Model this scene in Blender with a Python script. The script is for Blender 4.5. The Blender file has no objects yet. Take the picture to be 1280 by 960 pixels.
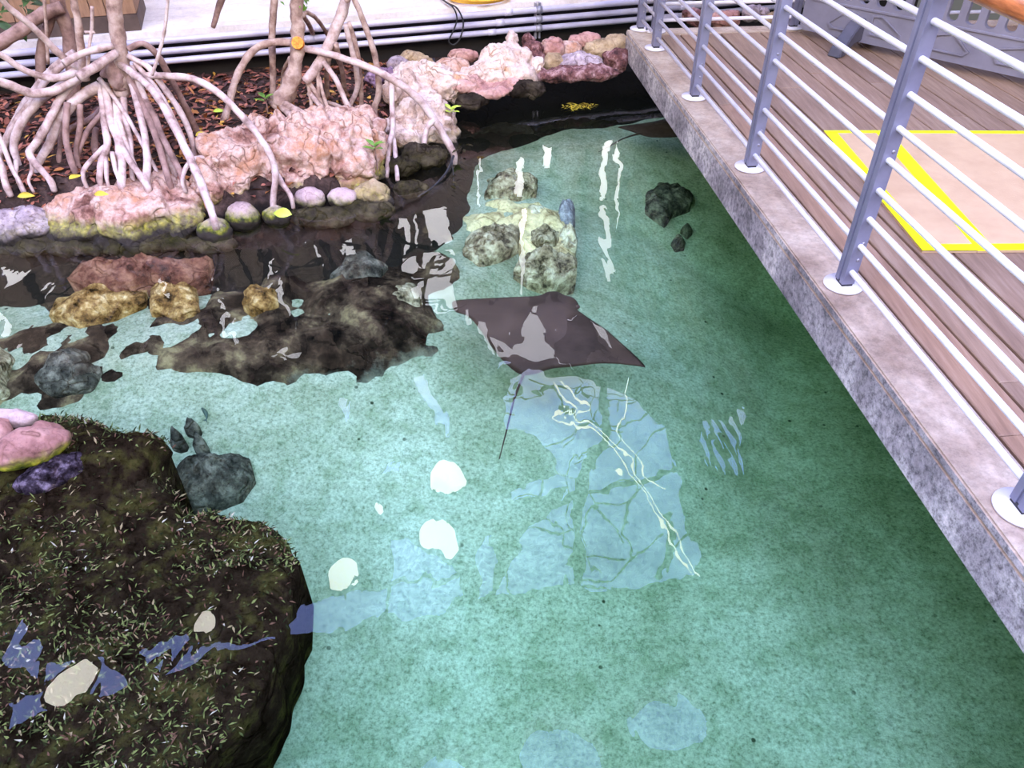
import bpy, bmesh, math, random
import numpy as np
from mathutils import Vector, Matrix, Euler, noise, Quaternion

random.seed(7)
S = bpy.context.scene
COL = S.collection
R = math.radians

# ------------------------------------------------------------------ camera
F, W, H = 960.0, 1280.0, 960.0
PITCH = R(39.6)
CP, SP = math.cos(PITCH), math.sin(PITCH)
EYE = 2.05                      # metres above the water (water level is z = 0)
cam_d = bpy.data.cameras.new('camera')
cam = bpy.data.objects.new('camera', cam_d)
COL.objects.link(cam)
cam_d.sensor_width = 36.0
cam_d.lens = 36.0 * F / W
cam.location = (0, 0, EYE)
cam.rotation_euler = (R(90) - PITCH, 0, 0)
cam_d.clip_start = 0.05
S.camera = cam


def ray(u, v):
    a, b = u - 640.0, 480.0 - v
    return Vector((a, F * CP + b * SP, -F * SP + b * CP))


def at(u, v, z=0.0):            # point of the pixel's ray on a level plane
    d = ray(u, v)
    return Vector((0, 0, EYE)) + d * ((z - EYE) / d.z)


def at_y(u, v, y):              # point of the pixel's ray at a forward distance
    d = ray(u, v)
    return Vector((0, 0, EYE)) + d * (y / d.y)


def px(u, v, y):                # metres per pixel there
    return y / ray(u, v).y


def mir_z(u, v, h):             # what the water mirrors at that pixel: point at height h
    d = ray(u, v)
    t = (EYE + h) / -d.z
    return Vector((d.x * t, d.y * t, h))


def mir_y(u, v, y):             # ... point on the wall at distance y
    d = ray(u, v)
    t = y / d.y
    return Vector((d.x * t, y, -d.z * t - EYE))


# ------------------------------------------------------------------ object helpers
def link(o):
    COL.objects.link(o)
    return o


def obj(name, bm, mat, parent=None, smooth=True):
    me = bpy.data.meshes.new(name)
    if isinstance(bm, bpy.types.Mesh):
        me = bm
    else:
        bm.to_mesh(me)
        bm.free()
    if isinstance(bm, bpy.types.Mesh):
        me.materials.clear()
    for m in (mat if isinstance(mat, (list, tuple)) else [mat]):
        me.materials.append(m)
    if smooth:
        me.polygons.foreach_set('use_smooth', [True] * len(me.polygons))
    me.update()
    o = link(bpy.data.objects.new(name, me))
    if parent is not None:
        o.parent = parent
        o.matrix_parent_inverse = Matrix.Translation(-parent.location)
    return o


def tag(o, label, cat, group=None):
    o['label'] = label
    o['category'] = cat
    if group:
        o['group'] = group
    return o


def thing(name, label, cat, loc=(0, 0, 0), group=None):
    o = link(bpy.data.objects.new(name, None))
    o.empty_display_size = 0.1
    o.location = loc
    return tag(o, label, cat, group)


def struct(name, bm, mat, smooth=False):
    o = obj(name, bm, mat, None, smooth)
    o['kind'] = 'structure'
    return o


def add_box(bm, c, s, rot=None, bevel=0.0):
    m = Matrix.Translation(Vector(c)) @ (rot.to_4x4() if rot is not None else Matrix.Identity(4)) @ Matrix.Diagonal((s[0], s[1], s[2], 1))
    r = bmesh.ops.create_cube(bm, size=1.0, matrix=m)
    if bevel > 0:
        es = list({e for v in r['verts'] for e in v.link_edges})
        bmesh.ops.bevel(bm, geom=es, offset=bevel, segments=2, affect='EDGES', profile=0.5)


def add_cyl(bm, c, r, h, seg=32, r2=None, rot=None):
    m = Matrix.Translation(Vector(c)) @ (rot.to_4x4() if rot is not None else Matrix.Identity(4))
    bmesh.ops.create_cone(bm, cap_ends=True, segments=seg, radius1=r, radius2=r if r2 is None else r2, depth=h, matrix=m)


def catmull(pts, n):
    if len(pts) < 3:
        return [pts[0].lerp(pts[-1], i / n) for i in range(n + 1)]
    P = [pts[0] * 2 - pts[1]] + list(pts) + [pts[-1] * 2 - pts[-2]]
    out = []
    segs = len(pts) - 1
    for i in range(segs):
        p0, p1, p2, p3 = P[i:i + 4]
        for k in range(n):
            t = k / n
            out.append(0.5 * ((2 * p1) + (p2 - p0) * t + (2 * p0 - 5 * p1 + 4 * p2 - p3) * t * t + (3 * p1 - p0 - 3 * p2 + p3) * t ** 3))
    out.append(pts[-1])
    return out


def add_tube(bm, pts, radii, seg=8, n=5, wob=0.0, straight=False):
    c = [Vector(p) for p in pts] if straight else catmull([Vector(p) for p in pts], n)
    m = len(c)
    if not isinstance(radii, (list, tuple)):
        radii = [radii, radii]
    rs = np.interp(np.linspace(0, len(radii) - 1, m), range(len(radii)), radii)
    rings = []
    up = Vector((0.3, 0.2, 1)).normalized()
    sd = random.random() * 50
    for i, p in enumerate(c):
        t = (c[min(i + 1, m - 1)] - c[max(i - 1, 0)])
        if t.length < 1e-9:
            t = Vector((0, 0, 1))
        t.normalize()
        a = t.cross(up)
        if a.length < 1e-3:
            a = t.cross(Vector((1, 0, 0)))
        a.normalize()
        b = t.cross(a)
        up = (-b if b.dot(up) < 0 else b)
        ring = []
        for k in range(seg):
            th = 2 * math.pi * k / seg
            d = a * math.cos(th) + b * math.sin(th)
            r = rs[i]
            if wob:
                r *= 1 + wob * noise.noise(p * 18 + d * 0.7 + Vector((sd, 0, 0)))
            ring.append(bm.verts.new(p + d * r))
        rings.append(ring)
    for i in range(m - 1):
        A, B = rings[i], rings[i + 1]
        # best alignment of the two rings
        off = min(range(seg), key=lambda o: (A[0].co - B[o].co).length)
        flip = (A[1].co - B[(off + 1) % seg].co).length > (A[1].co - B[(off - 1) % seg].co).length
        s = -1 if flip else 1
        B = [B[(off + s * k) % seg] for k in range(seg)]
        rings[i + 1] = B
        for k in range(seg):
            bm.faces.new((A[k], A[(k + 1) % seg], B[(k + 1) % seg], B[k]))
    bm.faces.new(rings[0])
    bm.faces.new(rings[-1])


def fin(bm):
    bmesh.ops.recalc_face_normals(bm, faces=bm.faces)
    return bm


def panel(outer, holes, thick):
    """flat sheet with holes, drawn in its own x/y plane, centred in z"""
    cu = bpy.data.curves.new('outline', 'CURVE')
    cu.dimensions = '2D'
    cu.fill_mode = 'BOTH'
    cu.extrude = thick / 2
    for poly in [outer] + holes:
        sp = cu.splines.new('POLY')
        sp.points.add(len(poly) - 1)
        for i, p in enumerate(poly):
            sp.points[i].co = (p[0], p[1], 0, 1)
        sp.use_cyclic_u = True
    o = link(bpy.data.objects.new('outline', cu))
    dg = bpy.context.evaluated_depsgraph_get()
    me = bpy.data.meshes.new_from_object(o.evaluated_get(dg))
    bpy.data.objects.remove(o)
    bpy.data.curves.remove(cu)
    bm = bmesh.new()
    bm.from_mesh(me)
    bpy.data.meshes.remove(me)
    return bm


# ------------------------------------------------------------------ materials
def mat(name):
    m = bpy.data.materials.new(name)
    m.use_nodes = True
    nt = m.node_tree
    return m, nt, nt.nodes, nt.links, nt.nodes['Principled BSDF']


def ramp(N, stops):
    n = N.new('ShaderNodeValToRGB')
    el = n.color_ramp.elements
    while len(el) > 1:
        el.remove(el[-1])
    el[0].position, el[0].color = stops[0][0], (*stops[0][1], 1)
    for p, c in stops[1:]:
        e = el.new(p)
        e.color = (*c, 1)
    return n


def noise_n(N, L, scale, detail=6, rough=0.6, co=None, dist=0.0):
    n = N.new('ShaderNodeTexNoise')
    n.inputs['Scale'].default_value = scale
    n.inputs['Detail'].default_value = detail
    n.inputs['Roughness'].default_value = rough
    n.inputs['Distortion'].default_value = dist
    if co is not None:
        L.new(co, n.inputs['Vector'])
    return n


def g3(r, g, b):                # sRGB 0..255 -> linear
    f = lambda c: (c / 255 / 12.92) if c <= 10 else ((c / 255 + 0.055) / 1.055) ** 2.4
    return (f(r), f(g), f(b))


def mixc(N, L, fac, a, b, mode='MIX'):
    n = N.new('ShaderNodeMix')
    n.data_type = 'RGBA'
    n.blend_type = mode
    for sock, v in ((n.inputs[0], fac), (n.inputs[6], a), (n.inputs[7], b)):
        if hasattr(v, 'is_output') or hasattr(v, 'links'):
            L.new(v, sock)
        elif isinstance(v, (int, float)):
            sock.default_value = v
        else:
            sock.default_value = (*v, 1)
    return n.outputs[2]


def simple(name, stops, scale=8, rough=0.7, bump=0.0, bscale=40, metal=0.0, spec=0.4, detail=6, stretch=None):
    m, nt, N, L, B = mat(name)
    tc = N.new('ShaderNodeTexCoord')
    co = tc.outputs['Object']
    if stretch:
        mp = N.new('ShaderNodeMapping')
        mp.inputs['Scale'].default_value = stretch
        L.new(co, mp.inputs['Vector'])
        co = mp.outputs[0]
    n = noise_n(N, L, scale, detail, 0.62, co)
    r = ramp(N, stops)
    L.new(n.outputs['Fac'], r.inputs[0])
    L.new(r.outputs[0], B.inputs['Base Color'])
    B.inputs['Roughness'].default_value = rough
    B.inputs['Metallic'].default_value = metal
    B.inputs['Specular IOR Level'].default_value = spec
    if bump:
        b = N.new('ShaderNodeBump')
        b.inputs['Strength'].default_value = 1.0
        b.inputs['Distance'].default_value = bump
        n2 = noise_n(N, L, bscale, 6, 0.65, co)
        L.new(n2.outputs['Fac'], b.inputs['Height'])
        L.new(b.outputs[0], B.inputs['Normal'])
    return m


def rockmat(name, stops, moss=0.0, wet=True, spec=0.25, scale=5, bump=0.012, speck=0.5, mossz=0.07, dark=(0.03, 0.022, 0.016)):
    """stone: blotchy colour, dark pits, green algae and a wet stain along the waterline"""
    m, nt, N, L, B = mat(name)
    geo = N.new('ShaderNodeNewGeometry')
    pos = geo.outputs['Position']
    n = noise_n(N, L, scale, 8, 0.65, pos)
    r = ramp(N, stops)
    L.new(n.outputs['Fac'], r.inputs[0])
    c = r.outputs[0]
    n2 = noise_n(N, L, 55, 5, 0.75, pos)
    r2 = ramp(N, [(0.34, (0.30, 0.22, 0.20)), (0.46, (0.95, 0.93, 0.92)), (0.68, (1.14, 1.12, 1.1))])
    L.new(n2.outputs['Fac'], r2.inputs[0])
    c = mixc(N, L, speck, c, r2.outputs[0], 'MULTIPLY')
    wv = noise_n(N, L, 4, 3, 0.6, pos)
    wj = N.new('ShaderNodeVectorMath'); wj.operation = 'MULTIPLY_ADD'
    L.new(wv.outputs['Color'], wj.inputs[0]); wj.inputs[1].default_value = (0.55, 0.55, 0.55)
    L.new(pos, wj.inputs[2])
    vc = N.new('ShaderNodeTexVoronoi'); vc.inputs['Scale'].default_value = 4.5; vc.feature = 'DISTANCE_TO_EDGE'
    L.new(wj.outputs[0], vc.inputs['Vector'])
    rc_ = ramp(N, [(0.0, (0.25, 0.16, 0.12)), (0.018, (0.75, 0.68, 0.62)), (0.05, (1, 1, 1))])
    L.new(vc.outputs['Distance'], rc_.inputs[0])
    rmk = ramp(N, [(0.42, (0, 0, 0)), (0.62, (0.8, 0.8, 0.8))])
    L.new(wv.outputs['Fac'], rmk.inputs[0])
    c = mixc(N, L, rmk.outputs[0], c, mixc(N, L, 1.0, c, rc_.outputs[0], 'MULTIPLY'))
    sep = N.new('ShaderNodeSeparateXYZ')
    L.new(pos, sep.inputs[0])
    nj = noise_n(N, L, 9, 4, 0.6, pos)
    madd = N.new('ShaderNodeMath'); madd.operation = 'MULTIPLY_ADD'
    L.new(nj.outputs['Fac'], madd.inputs[0]); madd.inputs[1].default_value = -0.10
    L.new(sep.outputs['Z'], madd.inputs[2])
    if moss > 0:
        mr = N.new('ShaderNodeMapRange')
        mr.inputs['From Min'].default_value = mossz
        mr.inputs['From Max'].default_value = mossz - 0.05
        L.new(madd.outputs[0], mr.inputs['Value'])
        nm = noise_n(N, L, 30, 4, 0.6, pos)
        rm = ramp(N, [(0.35, g3(40, 52, 14)), (0.55, g3(120, 125, 20)), (0.7, g3(175, 165, 45))])
        L.new(nm.outputs['Fac'], rm.inputs[0])
        mm = N.new('ShaderNodeMath'); mm.operation = 'MULTIPLY'; mm.inputs[1].default_value = moss
        L.new(mr.outputs[0], mm.inputs[0])
        c = mixc(N, L, mm.outputs[0], c, rm.outputs[0])
    if wet:
        mr = N.new('ShaderNodeMapRange')
        mr.inputs['From Min'].default_value = 0.0
        mr.inputs['From Max'].default_value = -0.035
        L.new(madd.outputs[0], mr.inputs['Value'])
        c = mixc(N, L, mr.outputs[0], c, dark)
    L.new(c, B.inputs['Base Color'])
    B.inputs['Roughness'].default_value = 0.85
    B.inputs['Specular IOR Level'].default_value = spec if wet else 0.0
    b = N.new('ShaderNodeBump'); b.inputs['Distance'].default_value = bump
    nb = noise_n(N, L, 28, 10, 0.72, pos)
    L.new(nb.outputs['Fac'], b.inputs['Height'])
    b2 = N.new('ShaderNodeBump'); b2.inputs['Distance'].default_value = bump * 0.5
    vo = N.new('ShaderNodeTexVoronoi'); vo.inputs['Scale'].default_value = 22; vo.feature = 'DISTANCE_TO_EDGE'
    L.new(pos, vo.inputs['Vector'])
    rv = ramp(N, [(0.0, (0, 0, 0)), (0.08, (1, 1, 1))])
    L.new(vc.outputs['Distance'], rv.inputs[0])
    L.new(b.outputs[0], b2.inputs['Normal'])
    L.new(rv.outputs[0], b2.inputs['Height'])
    L.new(b2.outputs[0], B.inputs['Normal'])
    return m


M = {}
M['rock_pink'] = rockmat('pink_tan_stone', [(0.32, g3(100, 62, 50)), (0.42, g3(170, 126, 108)), (0.50, g3(206, 174, 156)), (0.57, g3(190, 148, 126)), (0.64, g3(180, 128, 96)), (0.74, g3(206, 172, 152))], moss=0.75, scale=5)
M['rock_red'] = rockmat('reddish_stone', [(0.30, g3(120, 78, 72)), (0.46, g3(178, 128, 116)), (0.6, g3(205, 165, 152)), (0.74, g3(200, 140, 90))], moss=0.5, scale=5)
M['rock_pale'] = rockmat('pale_stone', [(0.32, g3(150, 112, 92)), (0.45, g3(205, 176, 158)), (0.58, g3(226, 202, 186)), (0.7, g3(200, 150, 110))], moss=0.3, scale=5)
M['rock_ochre'] = rockmat('ochre_stone', [(0.32, g3(112, 90, 64)), (0.5, g3(172, 146, 112)), (0.7, g3(202, 178, 142))], moss=0.3, scale=7)
M['rock_grey'] = rockmat('lilac_grey_stone', [(0.32, g3(110, 95, 100)), (0.5, g3(170, 150, 152)), (0.7, g3(205, 188, 186))], moss=0.2, scale=9, speck=0.8)
M['cobble'] = rockmat('cobble_stone', [(0.32, g3(135, 108, 108)), (0.5, g3(172, 146, 142)), (0.7, g3(190, 168, 160))], moss=1.0, scale=8, bump=0.004, mossz=0.015)
M['cobble_moss'] = rockmat('mossy_cobble_stone', [(0.32, g3(140, 115, 110)), (0.5, g3(178, 152, 144)), (0.7, g3(190, 168, 150))], moss=1.0, scale=8, bump=0.004, mossz=0.034)
M['rock_wet'] = rockmat('wet_dark_stone', [(0.32, (0.012, 0.009, 0.007)), (0.5, (0.04, 0.03, 0.022)), (0.7, (0.09, 0.07, 0.045))], moss=0.05, scale=9, wet=False)
M['rock_maroon'] = rockmat('maroon_rubble', [(0.34, g3(56, 34, 34)), (0.5, g3(120, 78, 74)), (0.66, g3(186, 148, 144))], moss=0.0, scale=16, speck=0.8)
M['rock_violet'] = rockmat('violet_rubble', [(0.32, g3(84, 66, 84)), (0.5, g3(150, 118, 140)), (0.7, g3(206, 176, 190))], moss=0.0, scale=16, speck=0.8)
M['coral_tan'] = rockmat('submerged_tan_stone', [(0.34, g3(150, 126, 90)), (0.48, g3(212, 190, 146)), (0.62, g3(232, 212, 168)), (0.75, g3(180, 164, 110))], wet=False, scale=7, speck=0.5)
M['coral_green'] = rockmat('submerged_green_stone', [(0.35, g3(62, 56, 42)), (0.48, g3(150, 136, 108)), (0.62, g3(208, 196, 166))], wet=False, scale=14, speck=0.9, bump=0.02)
M['coral_pale'] = rockmat('submerged_pale_stone', [(0.34, g3(120, 106, 84)), (0.5, g3(205, 192, 160)), (0.68, g3(240, 230, 206))], wet=False, scale=14, speck=0.5)
M['coral_blue'] = rockmat('submerged_blue_stone', [(0.34, g3(60, 62, 70)), (0.5, g3(130, 132, 142)), (0.68, g3(190, 190, 196))], wet=False, scale=14, speck=0.8)
M['coral_yellow'] = rockmat('submerged_yellow_stone', [(0.36, g3(40, 28, 14)), (0.46, g3(120, 88, 48)), (0.56, g3(170, 136, 84)), (0.68, g3(220, 196, 150))], wet=False, scale=12, speck=0.9)
M['sub_red'] = rockmat('submerged_red_stone', [(0.36, g3(36, 22, 18)), (0.48, g3(104, 66, 52)), (0.62, g3(150, 108, 84))], wet=False, scale=8)
M['sub_dark'] = rockmat('submerged_dark_stone', [(0.36, (0.015, 0.014, 0.012)), (0.5, (0.07, 0.064, 0.05)), (0.64, (0.20, 0.18, 0.14))], wet=False, scale=14, speck=0.9)
M['algae_rock'] = rockmat('algae_covered_stone', [(0.34, (0.006, 0.004, 0.002)), (0.5, (0.018, 0.012, 0.007)), (0.62, (0.040, 0.036, 0.010)), (0.72, (0.075, 0.05, 0.02))], wet=False, scale=9, speck=0.9, bump=0.02)
M['rock_rose'] = rockmat('rose_stone', [(0.32, g3(96, 60, 52)), (0.5, g3(140, 98, 88)), (0.7, g3(166, 126, 114))], moss=1.0, scale=8, bump=0.004, mossz=0.10)
M['rock_purple'] = rockmat('purple_wet_stone', [(0.38, g3(20, 16, 18)), (0.52, g3(52, 44, 50)), (0.68, g3(120, 106, 116))], wet=False, scale=26, speck=0.9)

M['bark'] = simple('mangrove_bark', [(0.3, g3(104, 76, 66)), (0.48, g3(160, 130, 116)), (0.62, g3(190, 164, 150)), (0.75, g3(150, 118, 100))], 14, 0.8, 0.004, 60)
M['bark_root'] = simple('prop_root_bark', [(0.30, g3(112, 84, 74)), (0.45, g3(172, 144, 134)), (0.62, g3(206, 184, 176)), (0.76, g3(160, 126, 110))], 12, 0.7, 0.003, 60)
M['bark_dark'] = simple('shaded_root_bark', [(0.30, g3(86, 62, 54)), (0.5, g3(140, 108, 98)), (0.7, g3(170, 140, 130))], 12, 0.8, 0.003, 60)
M['cut'] = simple('cut_wood', [(0.35, g3(190, 95, 20)), (0.6, g3(235, 150, 50))], 60, 0.7)
M['leaf'] = simple('green_leaf', [(0.35, g3(60, 95, 30)), (0.6, g3(110, 150, 50))], 12, 0.45)
M['leaf_lime'] = simple('lime_leaf', [(0.35, g3(150, 180, 40)), (0.6, g3(200, 215, 80))], 12, 0.45)
M['leaf_dark'] = simple('dark_leaf', [(0.35, g3(30, 48, 22)), (0.6, g3(62, 86, 40))], 12, 0.5)
M['leaf_yellow'] = simple('yellow_leaf', [(0.35, g3(170, 140, 40)), (0.6, g3(225, 200, 70))], 12, 0.6)
M['steel'] = simple('grey_painted_steel', [(0.3, g3(104, 102, 122)), (0.7, g3(126, 124, 142))], 6, 0.4, 0.0, metal=0.1, spec=0.5)
M['steel_light'] = simple('pale_grey_painted_steel', [(0.3, g3(196, 190, 196)), (0.7, g3(220, 214, 218))], 6, 0.4, spec=0.5)
M['wood_rail'] = simple('varnished_handrail_wood', [(0.3, g3(120, 62, 30)), (0.6, g3(180, 105, 60))], 10, 0.3, stretch=(8, 1, 8), spec=0.5)
M['rubber'] = simple('black_rubber', [(0.3, (0.012, 0.011, 0.012)), (0.7, (0.03, 0.028, 0.03))], 10, 0.6)
M['barrier'] = simple('grey_plastic', [(0.3, g3(104, 100, 112)), (0.7, g3(122, 118, 130))], 5, 0.5, 0.001, 90)
M['barrier_dark'] = simple('dark_grey_plastic', [(0.3, g3(54, 50, 58)), (0.7, g3(78, 74, 82))], 5, 0.5)
M['mat_tan'] = simple('tan_board', [(0.3, g3(172, 138, 104)), (0.7, g3(188, 156, 120))], 5, 0.75, 0.001, 80)
M['tape'] = simple('fluorescent_yellow_tape', [(0.3, g3(222, 232, 0)), (0.7, g3(238, 246, 10))], 5, 0.5)
M['pipe'] = simple('grey_conduit', [(0.3, g3(172, 164, 184)), (0.7, g3(214, 206, 218))], 3, 0.4, metal=0.1)
M['pipe_blue'] = simple('blue_grey_conduit', [(0.3, g3(90, 96, 140)), (0.55, g3(140, 140, 185)), (0.7, g3(190, 184, 205))], 1.6, 0.4, metal=0.1)
M['pipe_dark'] = simple('dark_conduit', [(0.3, g3(40, 38, 50)), (0.7, g3(80, 76, 90))], 3, 0.5)
M['bracket'] = simple('galvanised_bracket', [(0.3, g3(120, 116, 126)), (0.7, g3(170, 164, 172))], 20, 0.45, metal=0.4)
M['hose'] = simple('yellow_hose', [(0.3, g3(225, 160, 40)), (0.7, g3(240, 195, 80))], 10, 0.5)
M['planter'] = simple('planter_slat_wood', [(0.3, g3(120, 88, 66)), (0.7, g3(160, 122, 96))], 6, 0.7, 0.002, 40, stretch=(6, 6, 1))
M['planter_dark'] = simple('planter_base_wood', [(0.3, g3(70, 54, 48)), (0.7, g3(100, 82, 72))], 6, 0.7)
M['dark_wall'] = simple('dark_back_wall', [(0.3, (0.008, 0.006, 0.006)), (0.7, (0.02, 0.015, 0.014))], 4, 0.9)
M['roof'] = simple('dark_roof_lining', [(0.3, (0.03, 0.035, 0.035)), (0.7, (0.06, 0.065, 0.06))], 2, 0.9)
M['reveal'] = simple('white_oculus_lining', [(0.3, (0.8, 0.8, 0.78)), (0.7, (0.88, 0.88, 0.86))], 2, 0.8)
M['facade'] = simple('brown_facade_panel', [(0.3, (0.55, 0.43, 0.38)), (0.7, (0.70, 0.57, 0.51))], 1.2, 0.8)
M['ray_skin'] = simple('dark_ray_skin', [(0.3, (0.022, 0.014, 0.010)), (0.7, (0.055, 0.035, 0.026))], 6, 0.5, 0.001, 120, spec=0.05)
M['fish'] = simple('dark_fish_skin', [(0.3, (0.02, 0.035, 0.03)), (0.7, (0.05, 0.08, 0.06))], 30, 0.5)
M['eye'] = simple('eye', [(0.3, (0.004, 0.004, 0.004)), (0.7, (0.01, 0.01, 0.01))], 30, 0.2)


def make_litter_mat():
    m, nt, N, L, B = mat('leaf_litter')
    geo = N.new('ShaderNodeNewGeometry')
    r = ramp(N, [(0.0, g3(70, 36, 28)), (0.3, g3(120, 66, 48)), (0.6, g3(165, 100, 78)), (0.82, g3(150, 92, 40)), (0.95, g3(200, 150, 60))])
    r.color_ramp.interpolation = 'CONSTANT'
    L.new(geo.outputs['Random Per Island'], r.inputs[0])
    L.new(r.outputs[0], B.inputs['Base Color'])
    B.inputs['Roughness'].default_value = 0.7
    return m


M['litter'] = make_litter_mat()


def make_algae_mat():
    m, nt, N, L, B = mat('algae_tufts')
    geo = N.new('ShaderNodeNewGeometry')
    r = ramp(N, [(0.0, (0.014, 0.016, 0.006)), (0.3, (0.045, 0.052, 0.016)), (0.52, (0.085, 0.044, 0.026)), (0.68, (0.11, 0.12, 0.036)), (0.88, (0.20, 0.15, 0.075)), (0.975, (0.30, 0.26, 0.18))])
    r.color_ramp.interpolation = 'CONSTANT'
    L.new(geo.outputs['Random Per Island'], r.inputs[0])
    L.new(r.outputs[0], B.inputs['Base Color'])
    B.inputs['Roughness'].default_value = 0.6
    B.inputs['Specular IOR Level'].default_value = 0.0
    return m


M['algae'] = make_algae_mat()


def make_deck_mat():
    m, nt, N, L, B = mat('deck_boards')
    geo = N.new('ShaderNodeNewGeometry')
    tc = N.new('ShaderNodeTexCoord')
    mp = N.new('ShaderNodeMapping')
    mp.inputs['Scale'].default_value = (14, 1.0, 14)
    L.new(tc.outputs['Object'], mp.inputs['Vector'])
    n = noise_n(N, L, 3.0, 8, 0.7, mp.outputs[0])
    r = ramp(N, [(0.3, g3(108, 84, 66)), (0.5, g3(126, 100, 80)), (0.68, g3(140, 116, 96))])
    L.new(n.outputs['Fac'], r.inputs[0])
    r2 = ramp(N, [(0, (0.82, 0.78, 0.78)), (0.5, (1, 1, 1)), (1, (1.12, 1.0, 0.94))])
    L.new(geo.outputs['Random Per Island'], r2.inputs[0])
    c = mixc(N, L, 1.0, r.outputs[0], r2.outputs[0], 'MULTIPLY')
    n3 = noise_n(N, L, 1.6, 3, 0.6, tc.outputs['Object'])
    r3 = ramp(N, [(0.4, (1, 1, 1)), (0.65, (1.2, 1.22, 1.22))])
    L.new(n3.outputs['Fac'], r3.inputs[0])
    c = mixc(N, L, 1.0, c, r3.outputs[0], 'MULTIPLY')
    L.new(c, B.inputs['Base Color'])
    B.inputs['Roughness'].default_value = 0.6
    b = N.new('ShaderNodeBump'); b.inputs['Distance'].default_value = 0.002
    L.new(n.outputs['Fac'], b.inputs['Height'])
    L.new(b.outputs[0], B.inputs['Normal'])
    return m


M['deck'] = make_deck_mat()


def make_concrete(name, lo, mid, hi, speck):
    m, nt, N, L, B = mat(name)
    geo = N.new('ShaderNodeNewGeometry')
    pos = geo.outputs['Position']
    n = noise_n(N, L, 3.2, 9, 0.68, pos)
    r = ramp(N, [(0.3, lo), (0.5, mid), (0.68, hi)])
    L.new(n.outputs['Fac'], r.inputs[0])
    n2 = noise_n(N, L, 34, 8, 0.85, pos)
    r2 = ramp(N, [(0.40, (0.30, 0.28, 0.30)), (0.50, (0.9, 0.9, 0.9)), (0.62, (1.4, 1.35, 1.35))])
    L.new(n2.outputs['Fac'], r2.inputs[0])
    c = mixc(N, L, speck, r.outputs[0], r2.outputs[0], 'MULTIPLY')
    L.new(c, B.inputs['Base Color'])
    B.inputs['Roughness'].default_value = 0.85
    b = N.new('ShaderNodeBump'); b.inputs['Distance'].default_value = 0.004
    L.new(n2.outputs['Fac'], b.inputs['Height'])
    L.new(b.outputs[0], B.inputs['Normal'])
    return m


M['concrete'] = make_concrete('kerb_concrete', g3(132, 108, 90), g3(168, 146, 126), g3(192, 174, 154), 0.35)
M['fascia'] = make_concrete('weathered_fascia_concrete', g3(92, 84, 88), g3(150, 140, 142), g3(206, 196, 192), 1.0)
M['boardwalk'] = make_concrete('pale_boardwalk', g3(196, 182, 172), g3(222, 210, 202), g3(238, 228, 222), 0.15)


def make_floor_mat():
    m, nt, N, L, B = mat('pool_floor')
    geo = N.new('ShaderNodeNewGeometry')
    pos = geo.outputs['Position']
    n = noise_n(N, L, 1.4, 6, 0.6, pos)
    r = ramp(N, [(0.30, (0.24, 0.25, 0.17)), (0.5, (0.36, 0.36, 0.28)), (0.7, (0.46, 0.45, 0.38))])
    L.new(n.outputs['Fac'], r.inputs[0])
    n2 = noise_n(N, L, 60, 8, 0.8, pos)
    r2 = ramp(N, [(0.36, (0.42, 0.46, 0.40)), (0.49, (0.93, 0.93, 0.92)), (0.62, (1.28, 1.24, 1.24))])
    L.new(n2.outputs['Fac'], r2.inputs[0])
    c = mixc(N, L, 1.0, r.outputs[0], r2.outputs[0], 'MULTIPLY')
    n4 = noise_n(N, L, 9, 6, 0.75, pos)
    r4 = ramp(N, [(0.38, (0.62, 0.70, 0.58)), (0.52, (0.95, 0.97, 0.93)), (0.7, (1.15, 1.15, 1.15))])
    L.new(n4.outputs['Fac'], r4.inputs[0])
    c = mixc(N, L, 0.8, c, r4.outputs[0], 'MULTIPLY')
    vo = N.new('ShaderNodeTexVoronoi'); vo.inputs['Scale'].default_value = 9
    L.new(pos, vo.inputs['Vector'])
    r3 = ramp(N, [(0.0, (0.10, 0.12, 0.10)), (0.07, (0.15, 0.18, 0.15)), (0.10, (1, 1, 1))])
    L.new(vo.outputs['Distance'], r3.inputs[0])
    n5 = noise_n(N, L, 2.3, 2, 0.5, pos)
    r5 = ramp(N, [(0.48, (0, 0, 0)), (0.6, (1, 1, 1))])
    L.new(n5.outputs['Fac'], r5.inputs[0])
    c = mixc(N, L, r5.outputs[0], c, mixc(N, L, 1.0, c, r3.outputs[0], 'MULTIPLY'))
    L.new(c, B.inputs['Base Color'])
    B.inputs['Roughness'].default_value = 0.9
    B.inputs['Specular IOR Level'].default_value = 0.0
    b = N.new('ShaderNodeBump'); b.inputs['Distance'].default_value = 0.006
    L.new(n2.outputs['Fac'], b.inputs['Height'])
    L.new(b.outputs[0], B.inputs['Normal'])
    return m


M['floor'] = make_floor_mat()


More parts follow.
